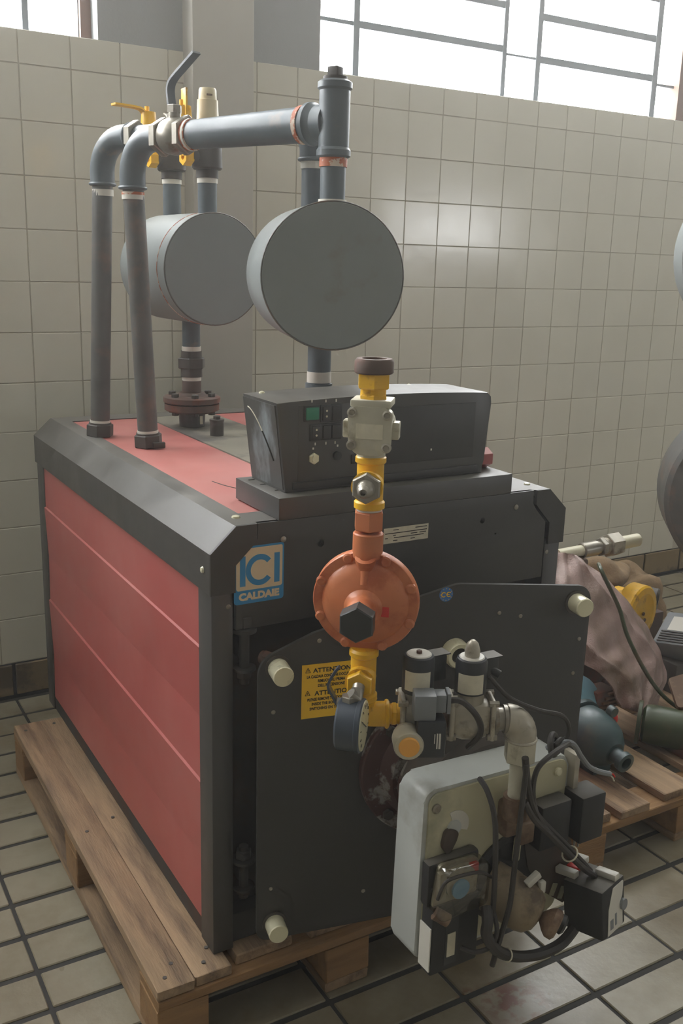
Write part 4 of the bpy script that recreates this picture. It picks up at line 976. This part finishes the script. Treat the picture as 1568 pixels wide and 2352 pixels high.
# yellow wheel
t = thing('yellow_pulley', 'yellow cast pulley wheel standing behind the draped sack', 'wheel', (1.70, .66, PZ))
ax = V((.25, -.97, 0)).normalized(); p0 = V((1.763, .610, .340))
obj('wheel', B().lathe(p0, ax, [(.05, -.055), (.090, -.052), (.096, -.046), (.096, .0), (.090, .006), (.070, .008), (.060, .002), (.02, .002), (0, .002)], 44), m_yellow, t)
obj('hub', B().cyl(p0+V((-.015, .02, .045)), p0+V((-.115, .06, .045)), .032, .034).cyl(p0-ax*.05, p0-ax*.10, .07), m_yellow, t)
for i in range(3):
    obj('hub_mark', B().cyl(p0+V((.008+.008*i, 0, .0-.022*i))+ax*.001, p0+V((.008+.008*i, 0, .0-.022*i))+ax*.005, .006, n=10), m_brown, t)
obj('stand', B().span((1.71, .67, PZ), (1.80, .75, .30), bev=.004), m_rust, t)
# pipe roll and grey motor
t = thing('steel_bush', 'dark hollow steel bush lying beyond the yellow pulley', 'bush', (1.93, .74, .3))
ax = V((.55, -.83, -.05)).normalized(); p0 = V((1.90, .80, .330))
obj('sleeve', B().lathe(p0, ax, [(.02, 0), (.038, .001), (.04, .004), (.04, .10), (.037, .104), (.024, .104), (.022, .02), (0, .02)], 32), m_darkiron, t)
obj('support', B().span((1.84, .70, 0), (1.98, .84, .285), bev=.004), m_rust, t)
t = thing('gear_motor', 'grey gear motor with white label tilted on the old parts', 'motor', (1.82, .5, PZ))
Rm = Matrix.Rotation(math.radians(-32), 3, 'Y') @ Matrix.Rotation(math.radians(18), 3, 'Z'); mc = V((1.80, .47, .300))
obj('body', B().box(mc, (.14, .12, .09), Rm, bev=.008), m_greyp, t)
obj('label', B().box(mc+Rm@V((.018, .0, .0455)), (.060, .060, .001), Rm), m_white, t)
for i in range(5): obj('rib', B().box(mc+Rm@V((-.060+.010*i, .0, .046)), (.004, .090, .006), Rm), m_darkiron, t)
for sx in (-1, 1): obj('lug', B().box(mc+Rm@V((.062*sx, -.058, .046)), (.02, .02, .012), Rm, bev=.003), m_castal, t)
obj('base', B().span((1.72, .41, PZ), (1.88, .54, .245), bev=.006), m_darkiron, t)
# fitting lying on top
t = thing('pipe_fitting', 'cream and grey threaded pipe fitting lying on the heap', 'fitting', (1.62, .70, .53))
fa = V((1.46, .70, .556)); fbv = V((1.81, .70, .563)); fd = (fbv-fa).normalized()
obj('sleeve', B().cyl(fa, fa+fd*.14, .018), m_pvc, t)
obj('socket', B().cyl(fa+fd*.10, fa+fd*.165, .0245, ch=.003).cyl(fa+fd*.165, fa+fd*.18, .021).hexn(fa+fd*.178, fa+fd*.196, .031), m_steel, t)
obj('union_nut', B().hexn(fa+fd*.21, fa+fd*.262, .039).cyl(fa+fd*.196, fa+fd*.212, .027), m_alu, t)
obj('pvc_end', B().cyl(fa+fd*.26, fbv, .0215), m_pvc, t, label='cream plastic pipe end')
obj('saddle', B().span((1.475, .665, .4005), (1.565, .735, .54), bev=.01), m_rust, t)
# rags
def blob(c, d, seed, mat):
    b = B().sphere(c, 1, d, 28, 16); rnd = random.Random(seed); ph = [rnd.uniform(0, 6) for _ in range(6)]
    for v in b.bm.verts:
        q = (v.co-V(c)); k = 1+.16*math.sin(q.x*38+ph[0])+.14*math.sin(q.y*44+ph[1]+q.x*20)+.10*math.sin(q.z*70+ph[2])
        v.co = V(c)+q*k
    return b
tag(obj('rag', blob((1.88, .94, .362), (.15, .085, .060), 3, m_rag), m_rag, ang=70), 'crumpled brown rag heaped under the pipe fitting', 'rag')
tag(obj('rag', blob((2.20, 1.05, .16), (.11, .12, .15), 8, m_rag), m_rag, ang=70), 'brown cloth bundle by the skirting tiles', 'rag')
tag(obj('crate', B().span((1.76, .87, PZ), (2.00, 1.06, .288), bev=.006), m_woodx), 'plain wooden box under the crumpled rag', 'box')
tag(obj('hose', B().tube([(1.33, .40, .630), (1.311, .36, .612), (1.352, .33, .520), (1.363, .30, .447), (1.402, .26, .351), (1.448, .23, .281), (1.508, .20, .232), (1.60, .16, .19)], .0058, 8, 6), m_greenp), 'thin dark green hose hanging across the pink sack', 'hose')
# two big round vessels at the far right
t = thing('vessel_stack', 'dark grey round vessels mounted one above the other on a stand', 'tank', (2.05, .5, 0))
va = V((-.66, -.75, 0)).normalized()
obj('vessel', B().lathe((1.925, .41, 1.480), va, [(.24, -.16), (.262, -.14), (.262, .05), (.256, .056), (.20, .066), (0, .076)], 56), m_drum, t)
obj('vessel', B().lathe((1.975, .41, .762), va, [(.24, -.16), (.270, -.14), (.270, .05), (.256, .066), (.18, .080), (0, .088)], 56), m_pipe_old, t)
obj('gauge_ring', B().torus(V((1.975, .41, .762))+va*.088+V((-.14, .12, -.05)), va, .026, .004, 24, 8), m_castal, t)
obj('column', B().cyl((2.06, .52, 0), (2.06, .52, 1.6), .04), m_drum, t)
obj('foot_plate', B().span((1.96, .42, 0), (2.16, .62, .012)), m_drum, t)

# ================================================================== thin haze added to imitate lens veil from the windows
hz = bpy.data.materials.new('lens_veil_haze'); hz.use_nodes = True
hn = hz.node_tree.nodes; hn.remove(hn['Principled BSDF'])
vs_ = hn.new('ShaderNodeVolumeScatter'); vs_.inputs['Color'].default_value = (1, .985, .95, 1)
vs_.inputs['Density'].default_value = .015; vs_.inputs['Anisotropy'].default_value = .45
hz.node_tree.links.new(vs_.outputs[0], hn['Material Output'].inputs['Volume'])
ho = obj('haze', B().span((x0-.1, y0-.1, -.03), (x1+.1, WY+.21, z1+.05)), hz)
ho['kind'] = 'stuff'; ho['label'] = 'thin added haze imitating lens veil'; ho['category'] = 'haze'
